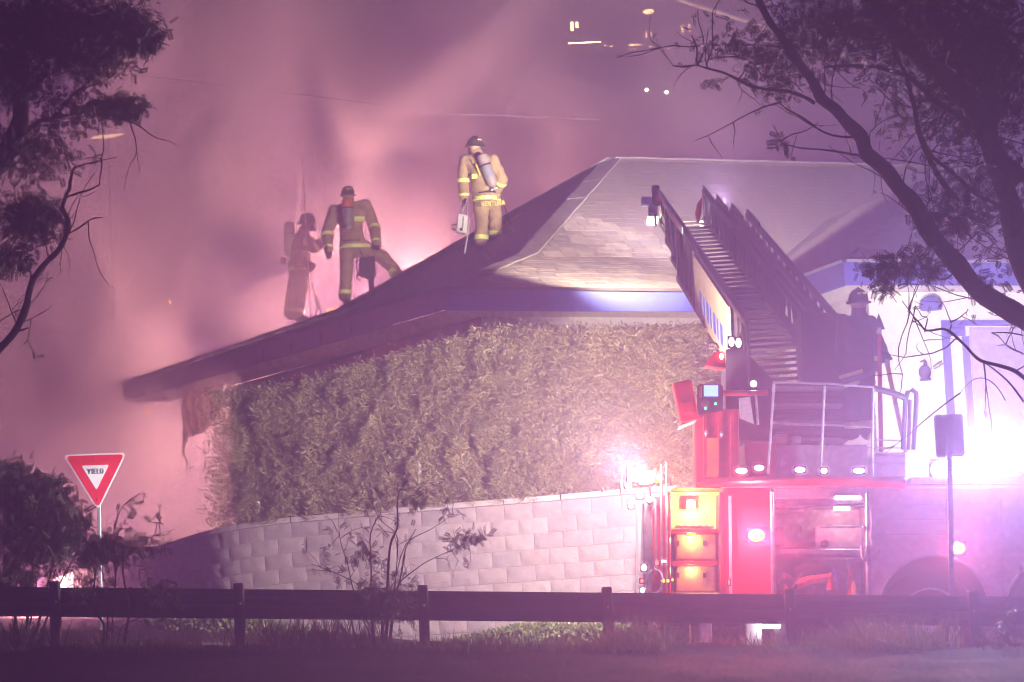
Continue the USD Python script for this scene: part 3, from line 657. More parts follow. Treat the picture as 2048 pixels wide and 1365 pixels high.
plate(1745, 905, 1812, 955, .4, 1.0, m_wpaint, 'deck_locker')
for y in (880, 895, 910, 925): pipe('grille_bar', ((1746, y, .3), (1812, y + 2, .3)), .008)
# console and turntable tower
con = plate(1391, 818, 1478, 975, .25, .75, m_red, 'control_column')
tp('console_head', MB().hull([L(x, y, d) * [1, 0, 1] + [0, d, 0] for x, y in ((1394, 774), (1400, 768), (1440, 768), (1446, 774), (1446, 822), (1394, 830)) for d in (.18, .42)]), m_dark, parent=con)
tp('screen', tbx(1408, 771, 1436, 793, .172, .18, .001), e_screen, parent=con)
tp('screen_bezel', tbx(1406, 769, 1438, 795, .176, .19, .002), m_bluebit, parent=con)
dl = MB().rod(L(1411, 808, .16), L(1411, 808, .19), 9 * kk, 18); tp('dial', dl, m_grey, parent=con)
tp('indicator', MB().ball(L(1411, 817, .15), 3.2 * kk, 1), e_green, parent=con); tp('indicator', MB().ball(L(1431, 808, .15), 3 * kk, 1), e_green, parent=con)
tp('label_strip', tbx(1399, 772, 1404, 796, .17, .18, .001), m_yellow, parent=con)
for x, y in ((1412, 866), (1443, 868)): tp('valve', MB().ball(L(x, y, .22), .02, 2, (1, 1, 1.6)).rod(L(x, y, .22), L(x, y + 8, .22), .01), m_alu, parent=con, smooth=40)
for x in (1408, 1438, 1462): pipe('column_pipe', ((x, 830, .22), (x, 972, .22)), .012, m_red)
tp('column_panel', tbx(1414, 876, 1438, 955, .225, .25, .004), m_orange, parent=con)
mon = MB(); c0 = L(1371, 805, .1); ax = nrm(L(1357, 765) - L(1373, 845)); bx_ = np.array([ax[2], 0, -ax[0]])
mon.obox(c0, bx_ * 19 * kk, [0, .13, 0], ax * 41 * kk, .012); mq = tp('speaker_box', mon, m_red, 'red box tilted on the side of the console')
mon = MB(); mon.obox(c0 - ax * 14 * kk + [0, -.134, 0], bx_ * 12 * kk, [0, .004, 0], ax * 12 * kk, .002); tp('box_cover', mon, m_red, parent=mq)
tp('box_bracket', MB().obox(c0 - ax * 45 * kk + bx_ * -6 * kk, bx_ * 18 * kk + ax * 4 * kk, [0, .1, 0], ax * 2.5 * kk), m_wpaint, parent=mq)
tp('cross_arm', MB().rod(L(1447, 787, .2), L(1536, 786, .2), 6 * kk, 10), m_red, smooth=40)
tp('white_shield', MB().prism([L(1478, 797, .1), L(1500, 794, .1), L(1508, 848, .1), L(1480, 836, .1)], np.array([0, .04, 0])), m_wpaint, 'tilted white plate beside the console')
pipe('tower_pipe', ((1511, 790, .12), (1516, 850, .12)), .016)
tw = MB(); tw.hull([L(x, y, .8) * [1, 0, 1] + [0, d, 0] for x, y in ((1452, 700), (1478, 690), (1545, 760), (1545, 880), (1452, 880)) for d in (.8, 1.7)])
tp('turntable_arm', tw, m_ladder)
tw = MB(); tw.hull([L(x, y, 1.0) * [1, 0, 1] + [0, d, 0] for x, y in ((1600, 625), (1690, 631), (1697, 640), (1697, 880), (1612, 880)) for d in (.9, 1.7)])
tp('turntable_arm', tw, m_ladder)
bk = MB(); bk.hull([L(x, y, .4) * [1, 0, 1] + [0, d, 0] for x, y in ((1411, 732), (1414, 722), (1428, 706), (1446, 704), (1452, 736)) for d in (.35, .7)])
bq = tp('lamp_housing', bk, m_red, 'dark wedge shaped lamp housing under the ladder'); tp('housing_lens', MB().ball(L(1443, 713, .33), 5 * kk, 2, (.7, .5, 1.3)), e_warm, parent=bq, smooth=True)
pipe('lamp_guard', ((1412, 694, .3), (1420, 686, .3), (1432, 687, .3), (1438, 696, .3)), .01, m_dark)
for x, y in ((1463, 684), (1477, 686)): lamp('ladder_base_lamp', x, y, 6, .75, e_warm2, ry=10)
lamp('work_lamp', 1507, 768, 6, .3, e_white)
for x, y, r in ((1483, 942, 11), (1518, 936, 9), (1600, 940, 10), (1648, 942, 6), (1718, 942, 11)): lamp('deck_lamp', x, y, r, -.1, e_white, ry=5)
lamp('amber_lamp', 1513, 1071, 17, -.03, e_amber, ry=13, label='bright amber lamp on the red side panel'); lamp('amber_lamp', 1915, 1097, 16, -.06, e_amber, ry=12, label='bright amber lamp above the rear wheel')
lamp('locker_lamp', 1382, 1008, 8, .4, e_warm)
for x, y, r, d in ((1513, 1071, 8, -.06), (1915, 1097, 8, -.09), (1318, 956, 5, -.02)): lamp('lamp_core', x, y, r, d, e_white, ry=r * .7, house=False)
truck.light('amber_lamp_light', at(1513, 1071, YT - .13), LI['side'], (1, .15, .16), .09, aim=(0, -1, .3))
truck.light('amber_lamp_001_light', at(1915, 1097, YT - .16), LI['side'] * .6, (1, .17, .2), .09, aim=(0, -1, .3))
truck.light('amber_lamp_wash', at(1513, 1071, YT - .2), LI['sidewash'], (1, .10, .14), .06)
tp('locker_lens', tbx(1374, 1067, 1392, 1070, .06, .1, .003), e_amber)
truck.light('locker_lens_light', at(1383, 1078, YT + .02), .4, (1, .62, .15), .02)
truck.light('locker_lens_low_light', at(1383, 1140, YT + .02), .25, (1, .62, .2), .02)
truck.light('locker_lamp_light', at(1385, 1015, YT + .3), 5.0, (1, .62, .15), .03)
truck.light('bay_lamp_light', at(1690, 1003, YT + .1), 16.0, (1, .88, .82), .03)
truck.light('ladder_base_lamp_light', at(1422, 690, YT + .95), 2.6, (1, .82, .35), .04)
# rear work lamps
rl = MB().rod(L(1300, 1010, .1), L(1298, 975, .1), .02); tp('lamp_mast', rl, m_dark)
for x, y, r, m in ((1272, 950, 17, e_white), (1296, 955, 16, e_white), (1316, 958, 11, e_amber), (1280, 992, 7, e_warm), (1262, 1013, 5, e_warm), (1299, 1000, 6, e_warm), (1256, 972, 6, e_white)):
    c = lamp('rear_lamp', x, y, r, .0, m, ry=r * .8)
truck.light('rear_lamp_light', at(1272, 940, YT + .14), LI['rear'], (1, .83, .76), .10, aim=(-.56, .75, .42))
truck.light('rear_lamp_glow', at(1281, 948, YT - .15), LI['rearglow'], (1, .90, .80), .09)
truck.light('rear_lamp_001_light', at(1318, 958, YT - .12), LI['rearglow'] * 2.4, (1, .24, .06), .06, aim=(0, -1, .3))
truck.light('rear_beam', at(1248, 970, YT + .2), 260.0, (.84, .87, 1), .05, aim=(-1, .5, -.01), cone=9)
# the big scene lamps near the cab
for x, y in ((1885, 940), (1925, 925), (1965, 915), (2010, 918)):
    c = lamp('scene_lamp', x, y, 24, .75, e_white, ry=20)
tp('lamp_bar', MB().rod(L(1860, 952, .8), L(2060, 950, .8), .03), m_dark)
truck.light('scene_lamp_light', at(1930, 925, YT - .2), LI['scene'], (.70, .82, 1), .22, aim=(-.2, -1, .5))
truck.light('scene_lamp_001_light', at(2005, 920, YT - .2), LI['scene'], (.70, .82, 1), .22, aim=(-.2, -1, .5))
tp('far_lamp', tbx(1880, 935, 1960, 955, 2.2, 2.35), e_white)
truck.light('far_lamp_light', at(1920, 925, YT + 2.6), LI['wingwall'], (1, .95, .86), .15, aim=(.07, 1, .15), cone=31)


# ------------------------------------------------------------------ the ladder, part of the engine
LB, RB = at(1484, 700, 33.6), at(1656, 690, 33.6); LTp, RTp = at(1322, 412, 44.50), at(1408, 412, 44.50)
c_b, c_t = (LB + RB) / 2, (LTp + RTp) / 2; ax = nrm(c_t - c_b); LL = np.linalg.norm(c_t - c_b)
lat = RB - LB; lat = nrm(lat - ax * np.dot(lat, ax)); up_ = nrm(np.cross(lat, ax)); up_ = up_ if up_[2] > 0 else -up_
def tw_(mb): v_, f_ = mb.arr(); return truck.local(v_), f_
for k, (wd, hh, t0, t1) in enumerate(((1.02, .84, -.06, .64), (.90, .68, .02, .76), (.79, .56, .05, .88), (.68, .46, .08, 1.0))):
    lad = MB(); s0, s1 = t0 * LL, t1 * LL; base = up_ * (.05 * k)
    o = lambda s, side, h: c_b + ax * s + lat * side * wd / 2 + base + up_ * (h - .40)
    sec = MB()
    for sd in (-1, 1):
        sec.obox((o(s0, sd, 0) + o(s1, sd, 0)) / 2, ax * (s1 - s0) / 2, lat * .03, up_ * .045, .008)
        sec.obox((o(s0, sd, hh) + o(s1, sd, hh)) / 2, ax * (s1 - s0) / 2, lat * .032, up_ * .035, .008)
    sp = tp('ladder_section', tw_(sec), m_ladder)
    nbay = int((s1 - s0) / .55); 
    for sd in (-1, 1):
        for i in range(nbay + 1):
            s = s0 + (s1 - s0) * i / nbay
            if i > nbay * .35 or k == 0:
                tp('truss_post', tw_(MB().obox((o(s, sd, 0) + o(s, sd, hh)) / 2, up_ * hh / 2, lat * .018, ax * .025, .004)), m_ladderedge if (sd < 0 and i == nbay) else m_ladder, parent=sp)
                if i < nbay:
                    e = s0 + (s1 - s0) * (i + 1) / nbay; a_, b_ = (o(s, sd, hh), o(e, sd, 0)) if i % 2 else (o(s, sd, 0), o(e, sd, hh))
                    tp('truss_brace', tw_(MB().obox((a_ + b_) / 2, (b_ - a_) / 2, lat * .016, np.cross(nrm(b_ - a_), lat) * .022, .004)), m_ladder, parent=sp)
        a_, b_ = o(s1 - 1.3, sd, hh) + up_ * .04, o(s1, sd, hh) + up_ * .04
        tp('rail_cap', tw_(MB().obox((a_ + b_) / 2 + lat * sd * .036 * (sd < 0), (b_ - a_) / 2, lat * .012, up_ * .05, .004)), m_ladderedge if sd < 0 else m_ladder, parent=sp)
    for i in range(int((s1 - s0) / .36)):
        s = s1 - .12 - i * .36
        if k == 3 or s > LL * (.1 if k == 0 else 2) or s < LL * .3 and k == 0: tp('rung', tw_(MB().rod(o(s, -1, .02), o(s, 1, .02), .02, 8)), m_ladderedge if k == 3 and i < 2 else m_ladder, parent=sp, smooth=40)
    if k == 0:
        g0, g1 = o(.06 * LL, -1, .0) - lat * .055, o(.40 * LL, -1, .0) - lat * .055
        sb = tp('ladder_sign', tw_(MB().prism([g0 + up_ * .03, g1 + up_ * .03, g1 + up_ * (hh - .05), g0 + up_ * (hh - .05)], lat * .02)), m_board, 'pale yellow sign board on the ladder side with blurred blue marks')
        for j, (ta, tb2) in enumerate(((.12, .145), (.16, .175), (.185, .21), (.225, .24), (.25, .275), (.29, .305), (.32, .345))):
            q0, q1 = o(ta * LL, -1, .16) - lat * .058, o(tb2 * LL, -1, .16) - lat * .058
            tp('blurred_mark', tw_(MB().prism([q0, q1, q1 + up_ * .26, q0 + up_ * .26], lat * .003)), m_bluebit, parent=sb)
tip = lambda side, s, h: c_b + ax * (LL + s) + lat * side * .36 + up_ * h
tl_ = MB().obox(tip(-1.15, -.1, .2), lat * .06, up_ * .16, ax * .05, .02); tq = tp('tip_lamp_left', tw_(tl_), m_dark)
p1 = at(1293, 404, 44.40); tp('tip_lamp', tw_(MB().obox(p1, [.085, 0, 0], [0, .08, 0], [0, 0, .07], .02)), pm('lavender_lamp_case', (.45, .45, .70), .4), 'lavender square lamp on the left tip of the ladder')
p2 = at(1306, 428, 44.40); q = tp('tip_spotlight', tw_(MB().rod(p2 + [0, 0, .14], p2 - [0, 0, .05], .075, 16).obox(p2 + [.03, 0, .0], [.02, 0, 0], [0, .05, 0], [0, 0, .2], .01)), m_alu, 'spotlight on the left tip of the ladder shining on the roof', smooth=40)
tp('spotlight_lens', tw_(MB().obox(at(1305, 441, 44.45), [.085, 0, -.01], [0, .06, 0], [.02, 0, .075], .03)), e_warm, parent=q)
tp('red_marker', tw_(MB().ball(at(1318, 396, 44.30), .055, 2)), m_signred, smooth=True)
tp('bracket', tw_(MB().hull([at(x, y, Y_) for x, y in ((1318, 440), (1332, 420), (1340, 455), (1326, 466)) for Y_ in (44.30, 44.50)])), m_dark)
nz = MB().tube([at(1405, 398, 44.40), at(1399, 410, 44.40), at(1396, 430, 44.40), at(1397, 450, 44.40)], [.02, .045, .05, .03], 10); tp('red_nozzle', tw_(nz), m_signred, 'red curved nozzle at the right tip of the ladder', smooth=40)
tp('tip_reflector', tw_(MB().ball(at(1403, 448, 44.30), .05, 2, (.7, .5, 1.2))), e_warm2, smooth=True)
q = tp('tip_lamp_box', tw_(MB().hull([at(x, y, Y_) for x, y in ((1421, 402), (1447, 406), (1449, 416), (1448, 438), (1440, 437)) for Y_ in (44.40, 44.70)])), m_wpaint, 'white lamp box on the right tip of the ladder')
tp('box_lid', tw_(MB().hull([at(x, y, Y_) for x, y in ((1418, 401), (1430, 399), (1446, 402), (1449, 409), (1424, 405)) for Y_ in (44.38, 44.72)])), m_dark, parent=q)
truck.light('tip_lamp_box_light', at(1440, 405, 44.95), LI['skyward'], (1, .88, .86), .09, aim=(.06, 1, .62), cone=42)
roofaim = at(1228, 455, 48.3) - at(1300, 443, 44.80)
truck.light('tip_spotlight_light', at(1300, 443, 44.80), LI['tip'], (1, .86, .62), .09, aim=roofaim, cone=46)
# ------------------------------------------------------------------ people
MF = manifold3d.Manifold
def sph(c, r, n=14): return MF.sphere(float(r), n).translate([float(x) for x in c])
def chain(pts, rads):
    """Tapering limb: hulls of the spheres at neighbouring joints."""
    s = [sph(p, r) for p, r in zip(pts, rads)]
    return MF.batch_boolean([MF.batch_hull([s[i], s[i + 1]]) for i in range(len(s) - 1)], manifold3d.OpType.Add) if len(s) > 1 else s[0]
def union(*ms): return MF.batch_boolean(list(ms), manifold3d.OpType.Add)
def soft(m, edge=.035, it=8, fold=0.0, seed=0):
    """Refined, smoothed and slightly creased."""
    q = m.refine_to_length(edge).to_mesh(); t = trimesh.Trimesh(q.vert_properties[:, :3], q.tri_verts, process=True)
    trimesh.smoothing.filter_taubin(t, iterations=it); v_ = np.array(t.vertices)
    if fold: v_ = v_ + np.array(t.vertex_normals) * (fold * (meshkit.fbm(v_ * np.array([7, 7, 12]) + seed, 3) - .5))[:, None]
    return v_, np.array(t.faces)
def glove(hand, d, side, s=1.0, curl=.6):
    """A gloved hand: palm, four fingers of different length that curl, and a thumb from the side of the palm."""
    d, side = nrm(d), nrm(side - d * np.dot(side, d) if abs(np.dot(nrm(side), nrm(d))) < .95 else np.cross(d, [.3, 1, .2])); nz_ = nrm(np.cross(d, side))
    ms = [MF.batch_hull([sph(hand + side * k * .034 * s + d * q * s, .02 * s, 10) for k in (-1, 1) for q in (.0, .085)])]
    for k, ln in ((-1.5, .07), (-.5, .085), (.5, .09), (1.5, .078)):
        b = hand + side * k * .024 * s + d * .09 * s; e1 = b + nrm(d + nz_ * curl * .6) * ln * .5 * s; e2 = e1 + nrm(d * .5 + nz_ * curl * 1.6) * ln * .5 * s
        ms.append(chain([b, e1, e2], [.0125 * s, .012 * s, .0105 * s]))
    tb_ = hand + side * .036 * s + d * .015 * s; t1 = tb_ + nrm(side * .9 + d * .6) * .04 * s; ms.append(chain([tb_, t1, t1 + nrm(d + nz_ * curl) * .035 * s], [.015 * s, .014 * s, .012 * s]))
    return soft(union(*ms), .012, 3)
def ring(a, b, t, wdt, r0, r1):
    """A band round a limb from a to b, at fraction t."""
    a, b = np.asarray(a), np.asarray(b); dd = nrm(b - a); c = a + (b - a) * t; r = (r0 + (r1 - r0) * t) * 1.06 + .006
    return MB().tube([c - dd * wdt / 2, c + dd * wdt / 2], [r, r], 16, cap=False).tube([c + dd * wdt / 2, c - dd * wdt / 2], [r - .012, r - .012], 16, cap=False)
def firefighter(label, J, face, back, cloth, hem, bands=True, seed=0, s=1.0, group='firefighters', tank=None, lean=None):
    """J: joints in the world. face: where the person looks; back: out of the back."""
    T = Thing('person', label, 'person', [(J['anL'][0] + J['anR'][0]) / 2, (J['anL'][1] + J['anR'][1]) / 2, min(J['anL'][2], J['anR'][2]) - .1], group)
    P = {k: np.asarray(x, float) for k, x in J.items()}; fc, bk = nrm(face), nrm(back)
    hc = (P['hiL'] + P['hiR']) / 2; sc2 = (P['shL'] + P['shR']) / 2; ch = sc2 * .62 + hc * .38
    # one continuous body inside the clothes
    body = union(chain([P['head'], P['neck'], sc2], [.105 * s, .062 * s, .075 * s]), sph(P['head'] + fc * .035 - zv * .055, .075 * s),
                 chain([sc2, ch, hc], [.12 * s, .14 * s, .13 * s]), *[chain([P['sh' + k], P['el' + k], P['ha' + k]], [.06 * s, .048 * s, .035 * s]) for k in 'LR'],
                 *[chain([P['hi' + k], P['kn' + k], P['an' + k]], [.085 * s, .06 * s, .045 * s]) for k in 'LR'])
    nose = MF.batch_hull([sph(P['head'] + fc * .10 * s - zv * .0, .014, 8), sph(P['head'] + fc * .125 * s - zv * .035, .016, 8)])
    T.part('body', soft(union(body, nose), .04, 5), m_skin, smooth=True)
    # coat
    arms = {k: chain([P['sh' + k], P['el' + k], P['ha' + k] * .94 + P['el' + k] * .06], [.118 * s, .102 * s, .080 * s]) for k in 'LR'}
    tors = union(MF.batch_hull([sph(P['shL'], .105 * s), sph(P['shR'], .105 * s), sph(ch + bk * .03, .198 * s), sph(sc2 + bk * .04, .11 * s)]),
                 MF.batch_hull([sph(ch + bk * .03, .198 * s), sph(hc, .20 * s), sph(P['hiL'], .12 * s), sph(P['hiR'], .12 * s)]),
                 MF.batch_hull([sph(P['hi' + k] * .72 + P['kn' + k] * .28, .145 * s) for k in 'LR'] + [sph(hc + zv * .05, .17 * s)]))
    T.part('coat', soft(union(tors, arms['L'], arms['R'], chain([sc2 + zv * .02, P['neck'] + zv * .05], [.115 * s, .095 * s])), .03, 4, .055, seed), cloth, smooth=True)
    T.part('trousers', soft(union(*[chain([P['hi' + k], P['kn' + k] * .5 + P['hi' + k] * .5, P['kn' + k], P['an' + k] + zv * .04], [.135 * s, .130 * s, .115 * s, .108 * s]) for k in 'LR'], chain([P['hiL'], P['hiR']], [.12 * s, .12 * s])), .03, 4, .06, seed + 3), cloth, smooth=True)
    for k in 'LR':
        an = P['an' + k]; ff = nrm(J.get('toe' + k, fc) * np.array([1, 1, 0])); b = union(chain([an + zv * .08, an], [.078 * s, .07 * s]), MF.batch_hull([sph(an - zv * .045, .05 * s), sph(an - zv * .05 + ff * .13 * s, .046 * s), sph(an - zv * .06 + ff * .19 * s, .036 * s), sph(an - zv * .02 + ff * .05, .06 * s)]))
        T.part('boot', soft(b, .03, 4), m_black, smooth=True)
        sd = np.cross(P['ha' + k] - P['el' + k], zv + .01); T.part('glove', glove(P['ha' + k], P['ha' + k] - P['el' + k], sd * (1 if k == 'L' else -1), s), m_geardark, smooth=True)
    # helmet with brim, crest and band
    H = P['head'] + zv * .03; hm = trimesh.creation.icosphere(3, 1.0); hv = hm.vertices.copy(); hv[:, 2] = np.where(hv[:, 2] < -.1, -.1, hv[:, 2] * 1.02)
    ex = nrm(fc * [1, 1, 0]); ey = np.cross(zv, ex); Bm = np.stack([ex * .148, ey * .122, zv * .15]) * s
    hl = T.part('helmet', (hv @ Bm + H, hm.faces), m_geardark, smooth=40)
    th = np.arange(24) * 2 * math.pi / 24
    br = MB(); outer = [H + (ex * (.185 + .03 * (math.cos(t) < 0)) * math.cos(t) + ey * .150 * math.sin(t)) * s - zv * (.02 + .02 * (math.cos(t) < -.3)) for t in th]; br.prism(outer, np.array([0, 0, .012])); T.part('brim', br, m_geardark, parent=hl)
    T.part('crest', MB().tube([H + (ex * math.cos(t) * .15 + zv * math.sin(t) * .156) * s for t in np.linspace(.3, 2.84, 10)], .012, 6), m_geardark, parent=hl)
    T.part('helmet_band', MB().obox(H - ex * .125 * s + zv * .075 * s, ey * .05, zv * .012, ex * .012, .003), m_band, parent=hl)
    T.part('face_mask', soft(union(MF.batch_hull([sph(P['head'] + fc * .06 - zv * .02, .075 * s), sph(P['head'] + fc * .075 - zv * .09, .055 * s)]), chain([P['head'] + fc * .12 - zv * .09, P['head'] + fc * .15 - zv * .11], [.035, .03])), .02, 2), m_black, smooth=True)
    if tank is not None:                                      # air cylinder with valve, harness and straps
        a_, b_ = (np.asarray(x) for x in tank[:2]); dd = nrm(b_ - a_); rt = tank[2]
        prof = [(0, .3), (.03, .72), (.09, 1.0), (.86, 1.0), (.95, .7), (1.0, .3)]; Ln = np.linalg.norm(b_ - a_)
        tk = T.part('air_tank', MB().tube([a_ + dd * Ln * t for t, _ in prof], [rt * k for _, k in prof], 18), tank[3] if len(tank) > 3 else m_tank, smooth=40)
        T.part('tank_valve', MB().rod(b_, b_ + dd * .07, rt * .3, 10).rod(b_ + dd * .04 - np.cross(dd, bk) * .06, b_ + dd * .04 + np.cross(dd, bk) * .06, rt * .22, 8), m_alu, parent=tk, smooth=40)
        T.part('tank_label', MB().tube([a_ + dd * Ln * .42, a_ + dd * Ln * .70], [rt * 1.02, rt * 1.02], 18, cap=False), m_grey, parent=tk, smooth=40)
        T.part('tank_strap', MB().tube([a_ + dd * Ln * .33, a_ + dd * Ln * .38], [rt * 1.06, rt * 1.06], 18, cap=False), m_black, parent=tk)
        hs_ = soft(MF.batch_hull([sph(q + dlt, .03) for q in (sc2 + bk * .10, hc + zv * .08 + bk * .14) for dlt in (np.cross(dd, bk) * .10, -np.cross(dd, bk) * .10)]), .03, 2)
        T.part('pack_frame', hs_, m_black, smooth=True)
        T.part('waist_belt', MB().tube([hc + zv * .07 + (np.cross(zv, bk) * math.cos(t) + bk * math.sin(t)) * .185 * s for t in np.linspace(0, 2 * math.pi, 20)], .022, 6), m_black, smooth=40)
        for k in 'LR':
            p0 = P['sh' + k] * .62 + sc2 * .38; T.part('shoulder_strap', MB().tube([ch * .7 + hc * .3 + bk * .14 + (p0 - sc2) * .6, p0 + bk * .12, p0 + zv * .10, p0 - bk * .10, ch * .7 + hc * .3 - bk * .16 + (p0 - sc2) * .7], .022, 6), m_black, smooth=40)
    if bands:
        for k in 'LR':
            T.part('sleeve_band', ring(P['el' + k], P['ha' + k], .12, .07, .104 * s, .084 * s), m_band)
            T.part('cuff_band', ring(P['el' + k], P['ha' + k], .86, .045, .104 * s, .084 * s), m_band)
            T.part('trouser_band', ring(P['kn' + k], P['an' + k], .78, .08, .116 * s, .110 * s), m_band)
    if hem:
        c = tors.trim_by_plane([float(x) for x in zv], float(hc[2] - .07)).trim_by_plane([0.0, 0.0, -1.0], float(-(hc[2] + .0)))
        q = c.to_mesh(); vv = q.vert_properties[:, :3].copy(); vv[:, :2] = hc[:2] + (vv[:, :2] - hc[:2]) * 1.06
        T.part('hem_band', (vv, q.tri_verts), m_band)
    return T
def jj(Y, **k): return {n: at(x, y, Y + (q[0] if q else 0)) for n, (x, y, *q) in k.items()}

lf_n = nrm(np.cross(w, B - A)); lf_n = lf_n if lf_n[2] > 0 else -lf_n
# firefighter with the saw, upper right on the roof
Y1 = 51.9
J = jj(Y1, head=(949, 294), neck=(950, 306), shL=(931, 322), shR=(985, 322), elL=(926, 358), haL=(928, 396), elR=(1004, 360), haR=(990, 388, -.25 + .5), hiL=(960, 396), hiR=(984, 394),
       knL=(964, 441), anL=(963, 485), knR=(990, 437, .2), anR=(991, 472, .3))
view = nrm(at(960, 400, Y1) - CAM) * [1, 1, 0]
J['toeL'] = np.array([-.35, .9, 0]); J['toeR'] = np.array([-.6, .7, 0])
F1 = firefighter('firefighter seen from behind on the roof holding a saw, highest of the crew', J, np.array([-.75, .65, -.35]), -view, m_gear, True, seed=1, s=1.05,
                 tank=(at(962, 308, Y1 - .26), at(987, 374, Y1 - .26), 11.5 * Y1 / FPX))
tx = meshkit.text_mesh('VENTURA', .085, .006, True); hcw = at(962, 413, Y1 - .36); ex_ = nrm(at(1000, 405, Y1) - at(965, 407, Y1))
tvv = np.array(tx.vertices); F1.part('coat_lettering', (hcw + np.outer(tvv[:, 0] * .78, ex_) + np.outer(tvv[:, 1], zv) - np.outer(tvv[:, 2], view), tx.faces), m_bandy, 'yellow letters on the coat tail')
F1.part('shoulder_band', MB().obox(at(949, 353, Y1 - .22), ex_ * .05, zv * .045, view * .012, .004), m_band)
F1.part('back_hose', MB().tube([at(952, 330, Y1 - .24), at(957, 343, Y1 - .26), at(960, 352, Y1 - .25)], .02, 8), m_yellow, smooth=40)
# the saw
saw = Thing('chainsaw', 'pale chainsaw hanging from the hand of the highest firefighter', 'chainsaw', at(923, 449, Y1))
k1 = Y1 / FPX; sx = nrm(at(930, 450, Y1) - at(916, 447, Y1)); sz = nrm(at(925, 428, Y1) - at(921, 470, Y1)); sy = np.cross(sz, sx)
O = at(924, 449, Y1 - .02)
saw.part('engine_case', MB().obox(O, sx * 11 * k1, sy * .09, sz * 19 * k1, .02), m_signwhite); saw.part('side_cover', MB().obox(O - sx * 3 * k1 - sy * -.095 * -1, sx * 6 * k1, sy * .012, sz * 10 * k1, .008), m_signwhite)
saw.part('grille', MB().obox(O + sx * 2 * k1 - sy * .10 * (1 if sy[1] > 0 else -1), sx * 1.5 * k1, sy * .01, sz * 15 * k1, .003), m_grey)
saw.part('rear_handle', MB().tube([O + sz * 18 * k1 - sx * 4 * k1, O + sz * 38 * k1 - sx * 1 * k1, O + sz * 52 * k1 + sx * 2 * k1, O + sz * 50 * k1 + sx * 8 * k1, O + sz * 20 * k1 + sx * 8 * k1], .018, 8), m_grey, smooth=40)
saw.part('front_handle', MB().tube([O - sx * 10 * k1 - sz * 2 * k1, O - sx * 20 * k1 - sz * 6 * k1, O - sx * 19 * k1 - sz * 14 * k1, O - sx * 10 * k1 - sz * 14 * k1], .016, 8), m_dark, smooth=40)
saw.part('guide_bar', MB().prism([at(938, 444, Y1), at(941, 444, Y1), at(931, 507, Y1), at(928, 507, Y1)], np.array([0, .012, 0])), m_alu)
saw.part('fuel_cap', MB().ball(O - sz * 12 * k1 - sy * .09, .03, 1), m_dark)
# pike pole lying on the roof, and the hanging hook
pk = Thing('pike_pole', 'wooden handled pike pole lying on the roof beside the highest firefighter', 'pike pole', at(1020, 443, Y1 + .1))
pk.part('shaft', MB().rod(at(997, 461, Y1 + .7), at(1042, 428, Y1 + 1.05), .032, 10), m_pole, smooth=40)
hk = Thing('hanging_hook', 'thin cord with a small hook hanging behind the highest firefighter', 'hook', at(1028, 466, Y1 - .15))
hk.part('cord', MB().tube([at(1002, 395, Y1 - .1), at(1012, 422, Y1 - .14), at(1022, 452, Y1 - .16)], .007, 5), m_dark)
hk.part('hook_head', MB().tube([at(1023, 455, Y1 - .16), at(1027, 463, Y1 - .16), at(1030, 469, Y1 - .16)], [.012, .03, .028], 8), m_pole, smooth=40)

# middle firefighter bending over
Y2 = 54.7
J = jj(Y2, head=(696, 392), neck=(698, 407), shL=(669, 423), shR=(730, 411), elL=(654, 466, -.05), haL=(657, 500, -.15), elR=(749, 453, .05), haR=(753, 490, -.2), hiL=(694, 492), hiR=(717, 490),
       knL=(693, 538, -.1), anL=(690, 597, -.05), knR=(768, 517, .0), anR=(797, 555, .15))
J['toeL'] = np.array([.2, .95, 0]); J['toeR'] = np.array([.8, .5, 0])
F2 = firefighter('firefighter on the roof with legs spread and an orange topped air tank', J, np.array([-.2, .9, -.3]), -view, m_gear, True, seed=7, s=1.08,
                 tank=(at(694, 398, Y2 - .3), at(697, 452, Y2 - .3), 11 * Y2 / FPX, m_tank))
F2.part('tank_cover', MB().tube([at(694, 398, Y2 - .3), at(694.2, 402, Y2 - .3), at(695, 416, Y2 - .3)], [.085, .107, .107], 18), m_orange, smooth=40)
F2.part('back_band', MB().obox(at(719, 438, Y2 - .24), np.array([1, 0, -.05]) * .10, zv * .05, view * .012, .004), m_band)
F2.part('knee_patch', ring(J['knR'], J['anR'], .62, .13, .102, .095), m_band)
ps = Thing('power_saw', 'dark power saw hanging beside the legs of the middle firefighter', 'saw', at(735, 560, Y2 - .1))
O = at(734, 532, Y2 - .12); k2 = Y2 / FPX; X_ = np.array([1.0, 0, 0]); 
ps.part('case', MB().hull([at(x, y, Y2 - .12 + d) for x, y in ((719, 516), (750, 512), (752, 552), (742, 562), (716, 552)) for d in (-.09, .09)]), m_geardark)
ps.part('blade_guard', MB().hull([at(x, y, Y2 - .12 + d) for x, y in ((737, 558), (748, 556), (748, 590), (738, 592)) for d in (-.03, .03)]), m_dark)
ps.part('handle', MB().tube([at(716, 545, Y2 - .2), at(714, 558, Y2 - .2), at(722, 562, Y2 - .2)], .016, 8), m_dark, smooth=40)
ps.part('strap', MB().tube([at(716, 552, Y2 - .2), at(713, 528, Y2 - .2), at(717, 500, Y2 - .2)], .012, 6), m_grey, smooth=40)
ps.part('sling', MB().tube([at(726, 516, Y2 - .14), at(722, 505, Y2 - .16), at(717, 498, Y2 - .18)], .014, 6), m_dark)

